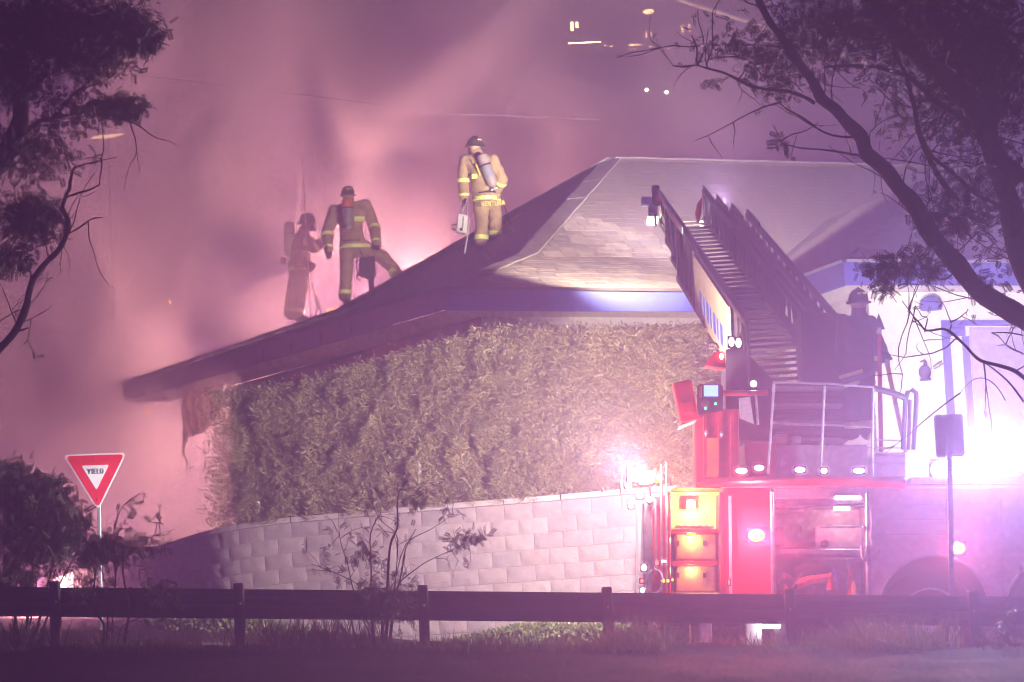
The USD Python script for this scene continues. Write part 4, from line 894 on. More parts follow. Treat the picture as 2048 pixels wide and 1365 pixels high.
# left firefighter in profile
Y3 = 56.7
J = jj(Y3, head=(615, 447), neck=(611, 462), shL=(602, 476, .16), shR=(608, 476, -.18), elL=(632, 492, .15), haL=(652, 478, .1), elR=(628, 496, -.25), haR=(647, 486, -.2), hiL=(596, 536, .1), hiR=(600, 536, -.1),
       knL=(586, 580, .14), anL=(579, 630, .14), knR=(603, 580, -.1), anR=(594, 633, -.1))
J['toeL'] = np.array([.9, .2, 0]); J['toeR'] = np.array([.95, -.1, 0])
F3 = firefighter('firefighter in profile lowest on the roof edge, turned towards the other two', J, np.array([.93, .25, -.2]), np.array([-.95, -.2, 0]), m_gear, True, seed=13, s=1.1,
                 tank=(at(579, 444, Y3 - .05), at(578, 514, Y3 - .05), 10.5 * Y3 / FPX))
F3.part('chest_band', MB().obox(at(610, 484, Y3 - .31), X_ * .035, np.array([.01, 0, .08]), [0, .015, 0], .004), m_band)
F3.part('chest_band', MB().obox(at(609, 504, Y3 - .30), X_ * .045, np.array([0, 0, .03]), [0, .015, 0], .004), m_band)
F3.part('tool_pouch', soft(MF.batch_hull([sph(at(x, y, Y3 - .22), .06) for x, y in ((618, 528), (626, 532), (620, 540))]), .03, 2), m_geardark, smooth=True)
F3.part('pack_pouch', MB().obox(at(567, 522, Y3 - .05), X_ * .06, [0, .07, 0], zv * .07, .02), m_black)
tl = Thing('hook_pole', 'short forked hook pole standing on the roof in front of the lowest firefighter', 'hook pole', at(637, 625, Y3 - .2))
tl.part('shaft', MB().rod(at(624, 566, Y3 - .22), at(635, 604, Y3 - .2), .018, 8), m_galv, smooth=40)
tl.part('sleeve', MB().rod(at(632, 592, Y3 - .2), at(637, 616, Y3 - .2), .035, 10), m_dark, smooth=40)
for x in (630, 648): tl.part('fork_prong', MB().rod(at(637, 615, Y3 - .2), at(x, 634, Y3 - .2), .016, 8), m_dark, smooth=40)
lp_ = Thing('long_pole', 'long thin pale pole standing upright behind the lowest firefighter', 'pole', at(622, 640, Y3 - .5))
lp_.part('shaft', MB().tube([at(604.5, 318, Y3 - .5), at(610, 420, Y3 - .5), at(622, 640, Y3 - .5)], [.009, .013, .016], 8), m_palepole, smooth=40)

# firefighter on the turntable
Y4 = 33.1
J = jj(Y4, head=(1717, 607), neck=(1718, 628), shL=(1698, 652), shR=(1739, 652), elL=(1686, 696, .1), haL=(1690, 738, .2), elR=(1757, 700, -.05), haR=(1742, 742, .25), hiL=(1706, 748), hiR=(1728, 748),
       knL=(1708, 806, -.05), anL=(1710, 862), knR=(1729, 806), anR=(1730, 862))
J['toeL'] = np.array([-.2, .9, 0]); J['toeR'] = np.array([.2, .9, 0])
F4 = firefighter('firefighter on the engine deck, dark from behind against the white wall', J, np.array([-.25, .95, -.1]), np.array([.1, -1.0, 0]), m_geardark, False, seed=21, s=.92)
hb_ = at(1716, 748, Y4 - .19)
F4.part('hem_band', MB().obox(hb_ - X_ * .08, np.array([.14, .02, .035]), [0, .012, 0], [-.004, 0, .02], .004), m_band)
F4.part('hem_band', MB().obox(hb_ - X_ * .10 - zv * .12, np.array([.12, .02, .03]), [0, .012, 0], [-.004, 0, .02], .004), m_band)
# ------------------------------------------------------------------ tools racked on the right of the deck
for nm, lb, tri, sh in (('shovel', 'red handled tool with a pointed triangular head, taller of the two beside the firefighter', ((1757, 626), (1770, 659), (1748, 661)), ((1758, 668), (1763, 940))),
                        ('shovel', 'slanting tool with a pointed triangular head, lower of the two beside the firefighter', ((1768, 690), (1786, 719), (1762, 728)), ((1775, 732), (1812, 905)))):
    t_ = Thing(nm, lb, 'tool', at(sh[1][0], sh[1][1], YT + .7), 'tools beside the firefighter on the deck')
    t_.part('head', MB().hull([at(x, y, YT + .7 + d) for x, y in tri for d in (-.02, .02)]), m_dark)
    t_.part('handle', MB().rod(at(*sh[0], YT + .7), at(*sh[1], YT + .7), .026, 10), m_red if sh[0][0] < 1770 else m_pole, smooth=40)
    t_.part('socket', MB().rod(at(tri[0][0] * .2 + sh[0][0] * .8, (tri[1][1] + tri[2][1]) / 2 - 4, YT + .7), at(*sh[0], YT + .7), .032, 10), m_galv, smooth=40)
# ------------------------------------------------------------------ guardrail
YG = 30.1
gr = Thing('guardrail', 'long steel guardrail seen from behind, on short timber posts across the foreground', 'guardrail', at(1024, 1300, YG))
wp = [(.0, -.155), (.03, -.13), (.03, -.09), (-.035, -.05), (-.035, -.03), (.03, .0), (-.035, .03), (-.035, .05), (.03, .09), (.03, .13), (0, .155)]
for x0, x1 in ((-60, 664), (660, 1400), (1396, 2130)):
    P, Q = at(x0, 1203.5 + x0 * .0098, YG + .1 + .012 * (x0 == 660)), at(x1, 1203.5 + x1 * .0098, YG + .1 + .012 * (x0 == 660)); V = []
    for c in (P, Q):
        for k in (0, 1):
            for o, z in (wp if k == 0 else wp[::-1]): V.append(c + np.array([0, o + .006 * k, z * .99]))
    m = len(wp) * 2; gr.part('rail', MB().add(V, [[i, m + i, m + (i + 1) % m, (i + 1) % m] for i in range(m)]), m_rail)
for x in (112, 480, 848, 1216, 1581, 1948):
    yt = 1162 + x * .0105
    p0, p1 = at(x - 3, yt, YG - .02), at(x + 4, 1320, YG - .02); p1 = p0 + zv * (p1[2] - p0[2] - .2)
    po = gr.part('post', MB().obox((p0 + p1) / 2, [.052, 0, 0], [0, .07, 0], (p0 - p1) / 2, .008), m_post)
    gr.part('post_bolt', MB().ball(at(x, 1203 + x * .0098, YG - .095), .014, 1), m_galv, parent=po)
# ------------------------------------------------------------------ signs and stakes
ys = 35.0
sg = Thing('yield_sign', 'red and white triangular YIELD sign on a thin steel post at the left', 'sign', at(202, 1250, ys))
tri = [at(127, 910, ys), at(253, 906, ys), at(196, 1022, ys)]
def rtri(P, r, off, sc=1.0):
    c = sum(P) / 3; P = [c + (p - c) * sc for p in P]; ex = nrm(P[1] - P[0]); n_ = nrm(np.cross(ex, P[2] - P[0])); ey = np.cross(n_, ex)
    pg = Polygon([((p - c) @ ex, (p - c) @ ey) for p in P]).buffer(-r).buffer(r, quad_segs=5)
    return [c + ex * a + ey * b - np.array([0, off, 0]) for a, b in list(pg.exterior.coords)[:-1]]
sg.part('rim', MB().prism(rtri(tri, .035, 0), np.array([0, .01, 0])), m_signwhite)
sg.part('red_face', MB().prism(rtri(tri, .03, .003, .93), np.array([0, .003, 0])), m_signred)
inn = [at(163, 932, ys), at(218, 930, ys), at(193, 981, ys)]
sg.part('white_centre', MB().prism(rtri(inn, .012, .006), np.array([0, .003, 0])), m_signwhite)
tx = meshkit.text_mesh('YIELD', .062, .003, False); tv = np.array(tx.vertices); ex_ = nrm(tri[1] - tri[0]); ez_ = np.cross(nrm(np.cross(ex_, np.array([0, -1, 0]))) * 0 + np.array([0, -1.0, 0]), ex_); ez_ = ez_ if ez_[2] > 0 else -ez_
wdx = tv[:, 0].max(); o_ = at(175, 948.5, ys - .008)
sg.part('lettering', (o_ + np.outer(tv[:, 0] * (.195 / wdx), ex_) + np.outer(tv[:, 1], ez_) - np.outer(tv[:, 2], [0, 1.0, 0]), tx.faces), m_dark)
sg.part('post', MB().obox((at(196, 920, ys + .03) + at(203, 1260, ys + .03)) / 2, [.02, 0, 0], [0, .015, 0], (at(196, 920, ys + .03) - at(203, 1260, ys + .03)) / 2, .004), m_galv)
for y in (930, 1000): sg.part('bolt', MB().ball(at(190 if y < 950 else 196, y - 14 if y < 950 else y, ys - .008), .008, 1), m_galv)
rs = Thing('road_sign', 'small rounded sign on a post seen from its grey back, before the glaring lamps', 'sign', at(1904, 1290, 30.9))
c = at(1899, 872, 30.9); pg = Polygon([(-.155, -.23), (.155, -.23), (.155, .23), (-.155, .23)]).buffer(-.03).buffer(.03)
rs.part('plate', MB().prism([c + np.array([x, 0, z]) for x, z in list(pg.exterior.coords)[:-1]], np.array([0, .006, 0])), m_galv)
rs.part('post', MB().obox((at(1897, 800, 30.86) * 0 + at(1898, 835, 30.87) + at(1905, 1320, 30.87)) / 2, [.028, 0, 0], [0, .02, 0], (at(1898, 835, 30.87) - at(1905, 1320, 30.87)) / 2, .004), m_galv)
def stake(x, y0, y1, off, r, label, striped):
    s_ = float(wall_s(x)); q = wall_at(s_) - wall_n(s_) * off; b = at(x, y1, q[1]); b[2] = float(wall_top(s_)) - .01; t_ = at(x + 2, y0, q[1])
    T = Thing('marker_stake', label, 'stake', b); T.part('shaft', MB().obox((b + t_) / 2, [r, 0, 0], [0, r * .6, 0], (t_ - b) / 2, .002), m_dark if striped else m_galv)
    if striped:
        for k in range(6):
            a_ = (k + .12) / 6; T.part('reflector', MB().obox(b + (t_ - b) * (a_ + .065), [r * .85, 0, 0], [0, r * .75, 0], (t_ - b) * .062, .002), m_signwhite)
stake(515, 955, 1042, .1, .028, 'striped black and white marker stake on the wall before the hedge', True)
stake(838, 915, 1003, .1, .018, 'plain thin grey stake on the wall before the middle of the hedge', False)
stake(1243, 880, 968, .1, .010, 'very thin grey rod on the wall near the rear lamps', False)
# ------------------------------------------------------------------ torn lining, fire, embers
YB = 53.0
ts = Thing('torn_lining', 'torn pale lining hanging from the burnt eave with one long strip', 'lining', at(400, 780, YB))
G = []
for i, x in enumerate(np.linspace(364, 446, 22)):
    yb = np.interp(x, [364, 376, 384, 400, 414, 425, 446], [868, 872, 874, 868, 862, 850, 838])
    for j in range(12):
        y = 782 - (x - 364) * .16 + (yb - 782 + (x - 364) * .16) * j / 11
        G.append(at(x + 2 * math.sin(j * .9 + i), y, YB + .5 * float(meshkit.fbm(np.array([i * .33, j * .21, 1.0]), 3)) + .05 * math.sin(i * 1.7 + 3 * math.sin(j * .4))))
ts.part('sheet', MB().add(G, [[i * 12 + j, i * 12 + j + 1, (i + 1) * 12 + j + 1, (i + 1) * 12 + j] for i in range(21) for j in range(11)]), m_sheet, smooth=True)
G = []
for j, y in enumerate(np.linspace(865, 948, 14)):
    c_ = 369 + 3 * math.sin(j * .8) + (2 if j > 7 else 0); h_ = 5.5 * (1 - j / 15)
    for i in range(4): G.append(at(c_ + h_ * (i / 1.5 - 1), y, YB + .06 * math.sin(i * 2 + j)))
ts.part('strip', MB().add(G, [[j * 4 + i, (j + 1) * 4 + i, (j + 1) * 4 + i + 1, j * 4 + i + 1] for j in range(13) for i in range(3)]), m_sheet, smooth=True)
rf = random.Random(4)
def tongues(T, px, py, Y, n, wpx, hpx, name='flame_tongue'):
    k = Y / FPX
    for i in range(n):
        b = at(px + rf.uniform(-wpx, wpx), py + rf.uniform(-2, 2), Y + rf.uniform(-.15, .15)); h_ = hpx * k * rf.uniform(.5, 1); r = .35 * h_ * rf.uniform(.5, .8)
        T.part(name, MB().tube([b, b + zv * h_ * .3 + X_ * rf.uniform(-.3, .3) * h_, b + zv * h_ * .7 + X_ * rf.uniform(-.4, .4) * h_, b + zv * h_ + X_ * rf.uniform(-.6, .6) * h_], [r * .6, r, r * .5, .004], 8), e_flame, smooth=True)
f1 = Thing('fire', 'small orange flames on the roof edge between the two left firefighters', 'fire', at(665, 626, 55.5)); tongues(f1, 667, 624, 55.3, 8, 13, 13)
f2 = Thing('fire', 'fire burning behind the far end of the roof, seen as a glow in the smoke', 'fire', at(560, 760, 59)); tongues(f2, 560, 760, 59, 10, 60, 60)
for i, (x, y, Y, q) in enumerate(((800, 645, 60, .8), (690, 720, 60, 1.2), (530, 850, 62, 1.6), (540, 900, 61, .8))): f2.light('glow_%d' % i, at(x, y, Y), LI['fire'] * q, (1, .46, .42), .3)
f3 = Thing('fire', 'fire low on the ground behind the left bush', 'fire', at(70, 1155, 46)); tongues(f3, 95, 1162, 46, 4, 40, 9)
f3.light('glow', at(75, 1205, 46.5), LI['fire'] * .5, (1, .40, .42), .3)
f4 = Thing('fire', 'burning scrap falling under the corner of the eave', 'fire', at(294, 820, 54)); tongues(f4, 294, 826, 54, 2, 2, 14)
single('ember', MB().tube([at(338, 600, 51), at(340, 605, 51), at(342, 609, 51)], [.006, .02, .004], 6), e_flame, 'tiny orange ember flying left of the roof', 'ember')
# ------------------------------------------------------------------ far lights, wires, boom
fb = Thing('hillside_building', 'dark building high on the hill with small lit windows', 'building', [20, 200, 40]); YF = 200.0
def fp(x0, y0, x1, y1, d, t, m, name, parent=None):
    a_, b_ = at(x0, y1, YF + d), at(x1, y0, YF + d); return fb.part(name, MB().obox((a_ + b_) / 2 + [0, t / 2, 0], [(b_[0] - a_[0]) / 2, 0, 0], [0, t / 2, 0], [0, 0, (b_[2] - a_[2]) / 2], .01), m, None, parent)
wl_ = fp(1105, -60, 1440, 180, 0, 9, m_soil, 'facade')
for x, y0, y1 in ((1144, 44, 62), (1154, 44, 56), (1330, 46, 63), (1344, 45, 62), (1365, 49, 71), (1379, 49, 70), (1292, 63, 77), (1301, 64, 77), (1326, 68, 73), (1327, 75, 80)):
    fp(x - 2.5, y0, x + 2.5, y1, -.06, .05, e_window, 'window')
for x, y in ((1194, 32), (1207, 30), (1145, 5)): fp(x - 2, y - 4, x + 2, y + 4, -.06, .05, e_window, 'window')
for x0, x1, y in ((1137, 1202, 84), (1206, 1216, 90), (1221, 1227, 92), (1258, 1292, 88), (1297, 1304, 93), (1260, 1273, 98), (1292, 1307, 101), (1324, 1340, 97)):
    fp(x0, y - 1.4, x1, y + 1.6, -.6, .5, e_window, 'lit_balcony_edge')
fp(1105, 100, 1440, 104, -.5, .5, m_grey, 'floor_slab'); fp(1105, 20, 1440, 24, -.5, .5, m_grey, 'floor_slab')
def bulb(x, y, Y, r, m, label, stem=.6):
    T = Thing('street_lamp', label, 'lamp', at(x, y, Y) - zv * 3); k = Y / FPX
    T.part('lamp_head', MB().ball(at(x, y, Y), r * k, 2, (1.5, 1, .6)), m, smooth=True); T.part('pole', MB().tube([at(x, y, Y) + zv * r * k * .5, at(x, y, Y) + zv * .2 + [.4, .2, 0], at(x, y, Y) + np.array([.9, .4, -14.0])], .08, 8), m_dark, smooth=40)
bulb(1228, 241, 95, 3, e_window, 'tiny yellow street lamp shining through the smoke above the roof')
bulb(1297, 24, 120, 8, e_window, 'curved yellow lamp glowing behind the top twigs')
lb_ = Thing('street_lamp', 'orange street lamp streak at the left beyond the tree', 'lamp', at(215, 275, 70))
lb_.part('lamp_head', MB().tube([at(183, 276, 70), at(200, 275, 70), at(225, 272, 70), at(250, 268, 70)], [.02, .05, .045, .015], 8), em('lamp_orange', (1, .62, .28), 4.0), smooth=True)
lb_.part('pole', MB().tube([at(216, 276, 70.1), at(217, 300, 70.1), at(216, 276, 70.1) - zv * 12], .025, 8), m_dark, smooth=40)
bm = Thing('braced_boom', 'pale braced boom slanting through the smoke behind the lowest firefighter', 'boom', at(450, 330, 72))
m_boom = pm('pale_boom_paint', (.40, .35, .35), .5, var=.1)
for pts in (((290, 258), (350, 268), (600, 332)), ((320, 262), (400, 305), (592, 392))): bm.part('arm', MB().tube([at(x, y, 72) for x, y in pts], .045, 8), m_boom, smooth=40)
bm.part('brace', MB().rod(at(508, 312, 72), at(508, 348, 72), .045, 8), m_boom, smooth=40)
bm.part('mast', MB().tube([at(600, 332, 72), at(597, 392, 72), at(596, 720, 72)], .05, 8), m_boom, smooth=40)
wr = Thing('power_line', 'thick pale overhead cable crossing the top right corner above the branches', 'cable', at(1340, 0, 60)); wr.part('cable', MB().tube([at(1300, -18, 60), at(1400, 14, 60), at(1500, 45, 60), at(1760, 135, 60)], .045, 6), m_palepole, smooth=40)
wr2 = Thing('power_line', 'thin sagging wire crossing the smoke high at the left', 'cable', at(600, 190, 58)); wr2.part('wire', MB().tube([at(-40, 130, 58), at(290, 152, 58), at(560, 184, 58), at(900, 228, 58), at(1200, 240, 58)], .008, 5), m_boom)
wr3 = Thing('power_line', 'short faint wire with two glints above the roof ridge', 'cable', at(1310, 183, 62)); wr3.part('wire', MB().tube([at(1292, 180, 62), at(1332, 185, 62), at(1355, 181, 62)], .02, 5), m_boom)
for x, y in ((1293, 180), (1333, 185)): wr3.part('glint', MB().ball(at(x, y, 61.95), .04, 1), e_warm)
# ------------------------------------------------------------------ trees and shrubs
def wander(p, d, ln, k, rng, curl=.35, droop=0.0):
    pts = [np.array(p)]; d = nrm(d)
    for _ in range(k):
        d = nrm(d + rng.normal(0, curl, 3) * .5 - zv * droop); pts.append(pts[-1] + d * ln / k)
    return np.array(pts)
def spray(pairs=9, ln=1.0):
    """One feathery compound leaf along +x."""
    V, F = [[0, .006, 0], [0, -.006, 0], [ln, .004, -.10], [ln, -.004, -.10]], [[0, 1, 2], [1, 3, 2]]
    for k in range(pairs):
        x = ln * (.18 + .8 * k / (pairs - 1)); z = -.10 * (x / ln) ** 2; l_ = .27 * ln * (1 - .35 * abs(k / (pairs - 1) - .45))
        for sd in (-1, 1):
            b = len(V); wd_ = .045 * ln
            V += [[x, 0, z], [x + .10 * ln + wd_, sd * l_ * .5, z - .02], [x + .10 * ln - wd_, sd * l_ * .5, z - .02], [x + .17 * ln, sd * l_, z - .06]]
            F += [[b, b + 2, b + 1], [b + 1, b + 2, b + 3]]
    return np.array(V), np.array(F)
SV, SF = spray()
def twigset(limbs, rng, per, ln, r0, depth=2, spread=1.0, flat=.6):
    """Random twigs along limbs (lists of points): returns a mesh and the tips."""
    mb, tips, todo = MB(), [], [(np.asarray(l), ln, r0, depth) for l in limbs]
    while todo:
        l, a, r, dp_ = todo.pop(); L_ = np.linalg.norm(np.diff(l, axis=0), axis=1).sum(); n = max(1, int(L_ * per * rng.uniform(.7, 1.3)))
        for _ in range(n):
            t = rng.uniform(.12, 1) * (len(l) - 1); i = min(int(t), len(l) - 2); p = l[i] + (l[i + 1] - l[i]) * (t - i); d0 = nrm(l[i + 1] - l[i])
            d = nrm(d0 * rng.uniform(.1, .8) + rng.normal(0, spread, 3) * [1, flat, 1]); tw = wander(p, d, a * rng.uniform(.4, 1.1), 6, rng)
            mb.tube(tw, np.linspace(r, r * .35, 7), 4, cap=False); tips += [tw[-1], tw[-2], tw[4], tw[3]] if dp_ < 2 else [tw[-1]]
            if dp_ > 1: todo.append((tw, a * .5, r * .6, dp_ - 1))
    return mb, np.array(tips)
def limbs_of(spec, Y, rng, wob=.12):
    out = []
    for pts, w0, w1, *dy in spec:
        P = np.array([at(x, y, Y + (dy[0] if dy else 0) + (dy[1] if len(dy) > 1 else 0) * i / (len(pts) - 1)) for i, (x, y) in enumerate(pts)])
        t = np.linspace(0, len(P) - 1, (len(P) - 1) * 4 + 1); f_ = PchipInterpolator(np.arange(len(P)), P)(t)
        f_ = f_ + (meshkit.noise(np.stack([t * 1.3, t * 0 + len(out) * 7.7, t * 0], -1))[:, None] - .5) * .04 * np.array([1, 2, 1])
        out.append((f_, np.linspace(w0, w1, len(t)) * .85 * Y / FPX / 2 * (1 + .25 * (meshkit.noise(np.stack([t * 2.1, t * 0 + len(out), t * 0], -1)) - .5))))
    return out
def leafcloud(clusters, Y, rng, size):
    P = []
    for x, y, rx, ry, n, *dy in clusters:
        q = rng.normal(0, .5, (n, 3)); q = np.where(np.linalg.norm(q, axis=1, keepdims=True) > 1.3, q * .5, q); P.append(np.array([at(x + a * rx, y + b * ry, Y + c * .8 + (dy[0] if dy else 0)) for a, b, c in q]))
    P = np.vstack(P); n = len(P); d = rng.normal(0, .7, (n, 3)) + [0, 0, -.25]
    return scatter(SV, SF, P, frames(d, rng), rng.uniform(size * .6, size * 1.3, n))
def tree(name, label, spec, Y, seed, clusters, per, ln, r0, leaf, tipleaf=.3, base=None, depth=2, only=None):
    rng = np.random.default_rng(seed); Ls = limbs_of(spec, Y, rng); T = Thing(name, label, 'tree' if 'tree' in name else 'shrub', base if base is not None else Ls[0][0][0])
    for i, (p, r) in enumerate(Ls): T.part('trunk' if i < 1 else 'limb', MB().tube(p, r, 9), m_bark, smooth=True)
    mb, tips = twigset([p for p, _ in (Ls if only is None else [Ls[i] for i in only])], rng, per, ln, r0, depth); T.part('twigs', mb, m_bark, kind='stuff')
    v1, f1 = leafcloud(clusters, Y, rng, leaf) if clusters else (np.zeros((0, 3)), np.zeros((0, 3), int))
    tips = tips[rng.random(len(tips)) < tipleaf]
    if len(tips):
        v2, f2 = scatter(SV, SF, tips, frames(rng.normal(0, .8, tips.shape) - [0, 0, .3], rng), rng.uniform(leaf * .6, leaf * 1.2, len(tips))); f1 = np.vstack([f1, f2 + len(v1)]); v1 = np.vstack([v1, v2])
    T.part('crown', (v1, f1), m_leaf, kind='stuff'); return T
def cs(L_, ox, oy, s): return [(ox + x / s, oy + y / s) for x, y in L_]
r_ = lambda *p: cs(p, 1350, 0, 1.95)
rtree = [(r_((2300, 2900), (1960, 2150), (1640, 1500), (1361, 1240), (1250, 1180), (1130, 1070), (1000, 920), (930, 800), (850, 700), (760, 610), (720, 540), (650, 460), (590, 400), (540, 320), (480, 240), (400, 130), (340, 40), (290, -60)), 60, 14),
         (r_((2200, 2700), (1800, 1900), (1460, 1240), (1350, 1000), (1310, 800), (1250, 620), (1180, 440), (1080, 320), (960, 230), (860, 120), (770, -40)), 64, 44, .4),
         (r_((1250, 620), (1230, 400), (1130, 220), (1040, 90), (980, -60)), 30, 18, .5, .6), (r_((1361, 700), (1290, 640), (1230, 560)), 44, 34, .4),
         (r_((1180, 500), (1080, 440), (950, 330), (860, 280), (760, 260), (580, 265)), 16, 6, .3, -.3), (r_((760, 610), (640, 592), (520, 580), (440, 565), (405, 548)), 6, 2),
         (r_((540, 410), (450, 360), (330, 345), (240, 312), (200, 288), (130, 268), (92, 248), (78, 190), (58, 140)), 9, 3), (r_((92, 248), (110, 190), (100, 110), (85, 45)), 4, 1.5), (r_((130, 268), (118, 220), (125, 130), (150, 100)), 3.5, 1.2),
         (r_((1080, 760), (1010, 660), (960, 540), (930, 420), (900, 300), (850, 180), (800, 100)), 16, 6, .5), (r_((1310, 800), (1180, 760), (1040, 640), (960, 540)), 12, 7, .5), (r_((1250, 1180), (1190, 1090), (1110, 1050), (1050, 1090), (960, 1060)), 8, 3),
         (r_((720, 540), (600, 520), (500, 460), (420, 420), (385, 380)), 6, 2, -.2), (r_((1000, 920), (880, 800), (800, 750)), 4, 1.5, .2), (r_((480, 240), (360, 300), (300, 250), (210, 210)), 5, 2, -.2)]
q_ = lambda *p: cs(p, 1700, 560, 4.55)
rtree += [(q_((2100, 1500), (1750, 1030), (1583, 900), (1400, 780), (1200, 735), (1080, 640), (900, 485), (820, 455), (690, 462), (600, 360), (540, 280), (472, 195)), 11, 2, -.3), (q_((690, 462), (690, 350), (640, 300), (580, 250)), 3.5, 1.5, -.3), (q_((900, 485), (910, 400), (870, 290), (800, 170)), 3.5, 1.2, -.3),
          (q_((1583, 1110), (1400, 900), (1200, 735)), 5, 3, -.3), (q_((1583, 500), (1400, 480), (1280, 490)), 4, 2, -.2), (q_((1583, 670), (1480, 610), (1350, 590)), 4, 1.5, -.2), (q_((1420, 1090), (1300, 930), (1160, 890), (1080, 940), (1000, 1040)), 3, 1.2, -.2), (q_((540, 280), (545, 150), (500, -20)), 3, 1.2, -.3)]
tree('leaning_tree', 'large dark tree with long bare limbs leaning in from the right', rtree, 24.0, 5,
     [(1590, 75, 190, 70, 333), (1600, 110, 90, 60, 282), (1480, 95, 90, 25, 141), (1530, 140, 50, 40, 127), (1700, 40, 160, 70, 1183), (1850, 50, 180, 110, 2821), (1990, 120, 110, 170, 2821), (1900, 200, 150, 110, 900), (1960, 380, 130, 130, 732), (1560, 170, 45, 40, 76), (1540, 200, 20, 14, 16), (1430, 165, 18, 8, 13), (1562, 285, 14, 10, 16),
      (1780, 535, 60, 30, 249), (1850, 530, 70, 40, 243), (1900, 430, 80, 50, 354), (1770, 575, 25, 15, 66), (1975, 560, 60, 60, 111)], 2.7, .9, .0065, .085, .10, base=at(2300, 1390, 24.0))
l_ = lambda *p: cs(p, 0, 0, 1.82)
tree('feathery_tree', 'dark feathery tree at the left with a dense top and one bare lower branch', [
     (l_((-420, 2600), (-260, 1600), (-120, 1000), (-20, 620), (30, 540), (60, 480), (70, 380), (60, 250), (100, 100), (140, -60)), 60, 26),
     (l_((-330, 1900), (-120, 1420), (0, 1272), (62, 1200), (100, 1110), (122, 1020), (170, 955), (215, 912), (243, 855), (236, 765), (243, 715), (252, 680), (268, 630), (282, 600)), 22, 5, -.3),
     (l_((243, 855), (300, 822), (335, 798), (378, 790)), 5, 2, -.3), (l_((243, 715), (300, 700), (345, 683), (370, 660), (370, 600), (345, 590)), 5, 1.5, -.3), (l_((122, 1020), (95, 985), (78, 950)), 7, 5, -.3), (l_((62, 1200), (85, 1200), (103, 1192)), 5, 3, -.3), (l_((170, 955), (168, 905), (150, 880)), 4, 1.5, -.3),
     (l_((30, 540), (90, 480), (150, 440), (200, 430), (300, 410), (380, 390), (440, 395)), 14, 4, .2), (l_((380, 390), (430, 425), (480, 450), (560, 490), (632, 532)), 5, 1.5, .2), (l_((200, 430), (260, 350), (320, 300), (350, 210)), 8, 3, .2), (l_((282, 600), (260, 585), (250, 565)), 3, 1, -.3), (l_((70, 380), (140, 300), (240, 240)), 9, 3)],
     26.0, 9, [(60, 50, 130, 70, 2565), (150, 60, 120, 70, 1995), (250, 60, 70, 60, 940), (290, 75, 30, 25, 342), (30, 150, 90, 60, 1140), (180, 130, 80, 40, 513), (230, 215, 60, 20, 399), (255, 215, 30, 15, 171), (60, 300, 90, 60, 627), (50, 440, 80, 50, 855), (80, 430, 40, 35, 370), (20, 520, 50, 30, 313), (150, 220, 80, 40, 256)], 2.4, .75, .006, .085, .12, base=at(-230, 1428, 26.0))
def shrub(label, x, y, Y, stems, seed, leaf, per, ln, tl_, clusters=()):
    return tree('shrub', label, [([(x + a, y), *pts], w0, w1) for a, pts, w0, w1 in stems], Y, seed, list(clusters), per, ln, .004, leaf, tl_, depth=2)
shrub('slender feathery sapling standing before the middle of the guardrail', 770, 1310, 29.6, [(0, [(768, 1240), (778, 1170), (782, 1090), (795, 1050), (800, 980), (815, 965)], 9, 2), (-15, [(742, 1235), (745, 1150), (742, 1080), (760, 1030)], 7, 2), (10, [(785, 1240), (800, 1160), (812, 1100), (830, 1060)], 6, 2),
      (2, [(790, 1180), (830, 1140), (880, 1110), (940, 1085)], 4, 1.2), (-4, [(772, 1180), (720, 1170), (660, 1140), (622, 1128)], 4, 1.2), (0, [(705, 1170), (690, 1110), (678, 1060), (680, 1020)], 3, 1), (0, [(795, 1080), (760, 1040), (740, 1000)], 3, 1), (0, [(810, 1090), (860, 1060), (905, 1030)], 3, 1)], 31, .085, 4.6, .28, .9,
      [(740, 1200, 40, 35, 299), (790, 1210, 50, 40, 299), (735, 1110, 40, 20, 70), (950, 1072, 25, 10, 59), (920, 1080, 30, 14, 54), (830, 1000, 25, 30, 59)])
shrub('leggy small shrub with a pale stem before the left guardrail post', 225, 1320, 29.5, [(25, [(258, 1250), (262, 1200), (248, 1150), (245, 1090)], 7, 3), (-20, [(206, 1250), (190, 1200), (195, 1130), (205, 1080)], 8, 2), (-10, [(215, 1240), (230, 1180), (230, 1060), (240, 1020), (268, 995)], 5, 1.5), (10, [(240, 1260), (300, 1230), (330, 1235)], 3, 1), (0, [(240, 1090), (300, 1075), (350, 1058)], 3, 1)], 37, .085, 4.2, .3, .8,
      [(215, 1095, 50, 28, 462), (190, 1110, 40, 30, 244), (320, 1195, 45, 35, 299), (280, 1090, 40, 18, 108), (170, 1180, 30, 40, 136)])
shrub('broad bushy shrub behind the guardrail at the left edge', 60, 1290, 31.6, [(0, [(60, 1200), (70, 1120), (60, 1000), (55, 940)], 10, 3), (-20, [(20, 1180), (10, 1080), (-10, 980)], 8, 2), (10, [(90, 1190), (120, 1090), (130, 1000)], 8, 2), (20, [(110, 1190), (150, 1110), (170, 1060)], 6, 2), (-10, [(70, 1160), (20, 1150), (-30, 1120)], 5, 2)], 43, .12, 3.2, .5, .6,
      [(30, 990, 70, 50, 816), (90, 1010, 60, 55, 748), (40, 1080, 80, 60, 714), (110, 1090, 60, 50, 561), (150, 1050, 30, 40, 187), (20, 1150, 60, 30, 272), (30, 940, 40, 25, 153)])
shrub('thin pale stemmed weed at the right end of the guardrail', 2030, 1320, 29.5, [(0, [(2032, 1260), (2022, 1230), (2020, 1210), (2030, 1180)], 4, 1.5), (-30, [(1996, 1280), (1990, 1260), (1975, 1258)], 3, 1), (4, [(2030, 1270), (2040, 1220)], 3, 1)], 47, .09, 3.5, .35, .5, [(2010, 1250, 20, 30, 44), (1990, 1280, 60, 30, 85)])
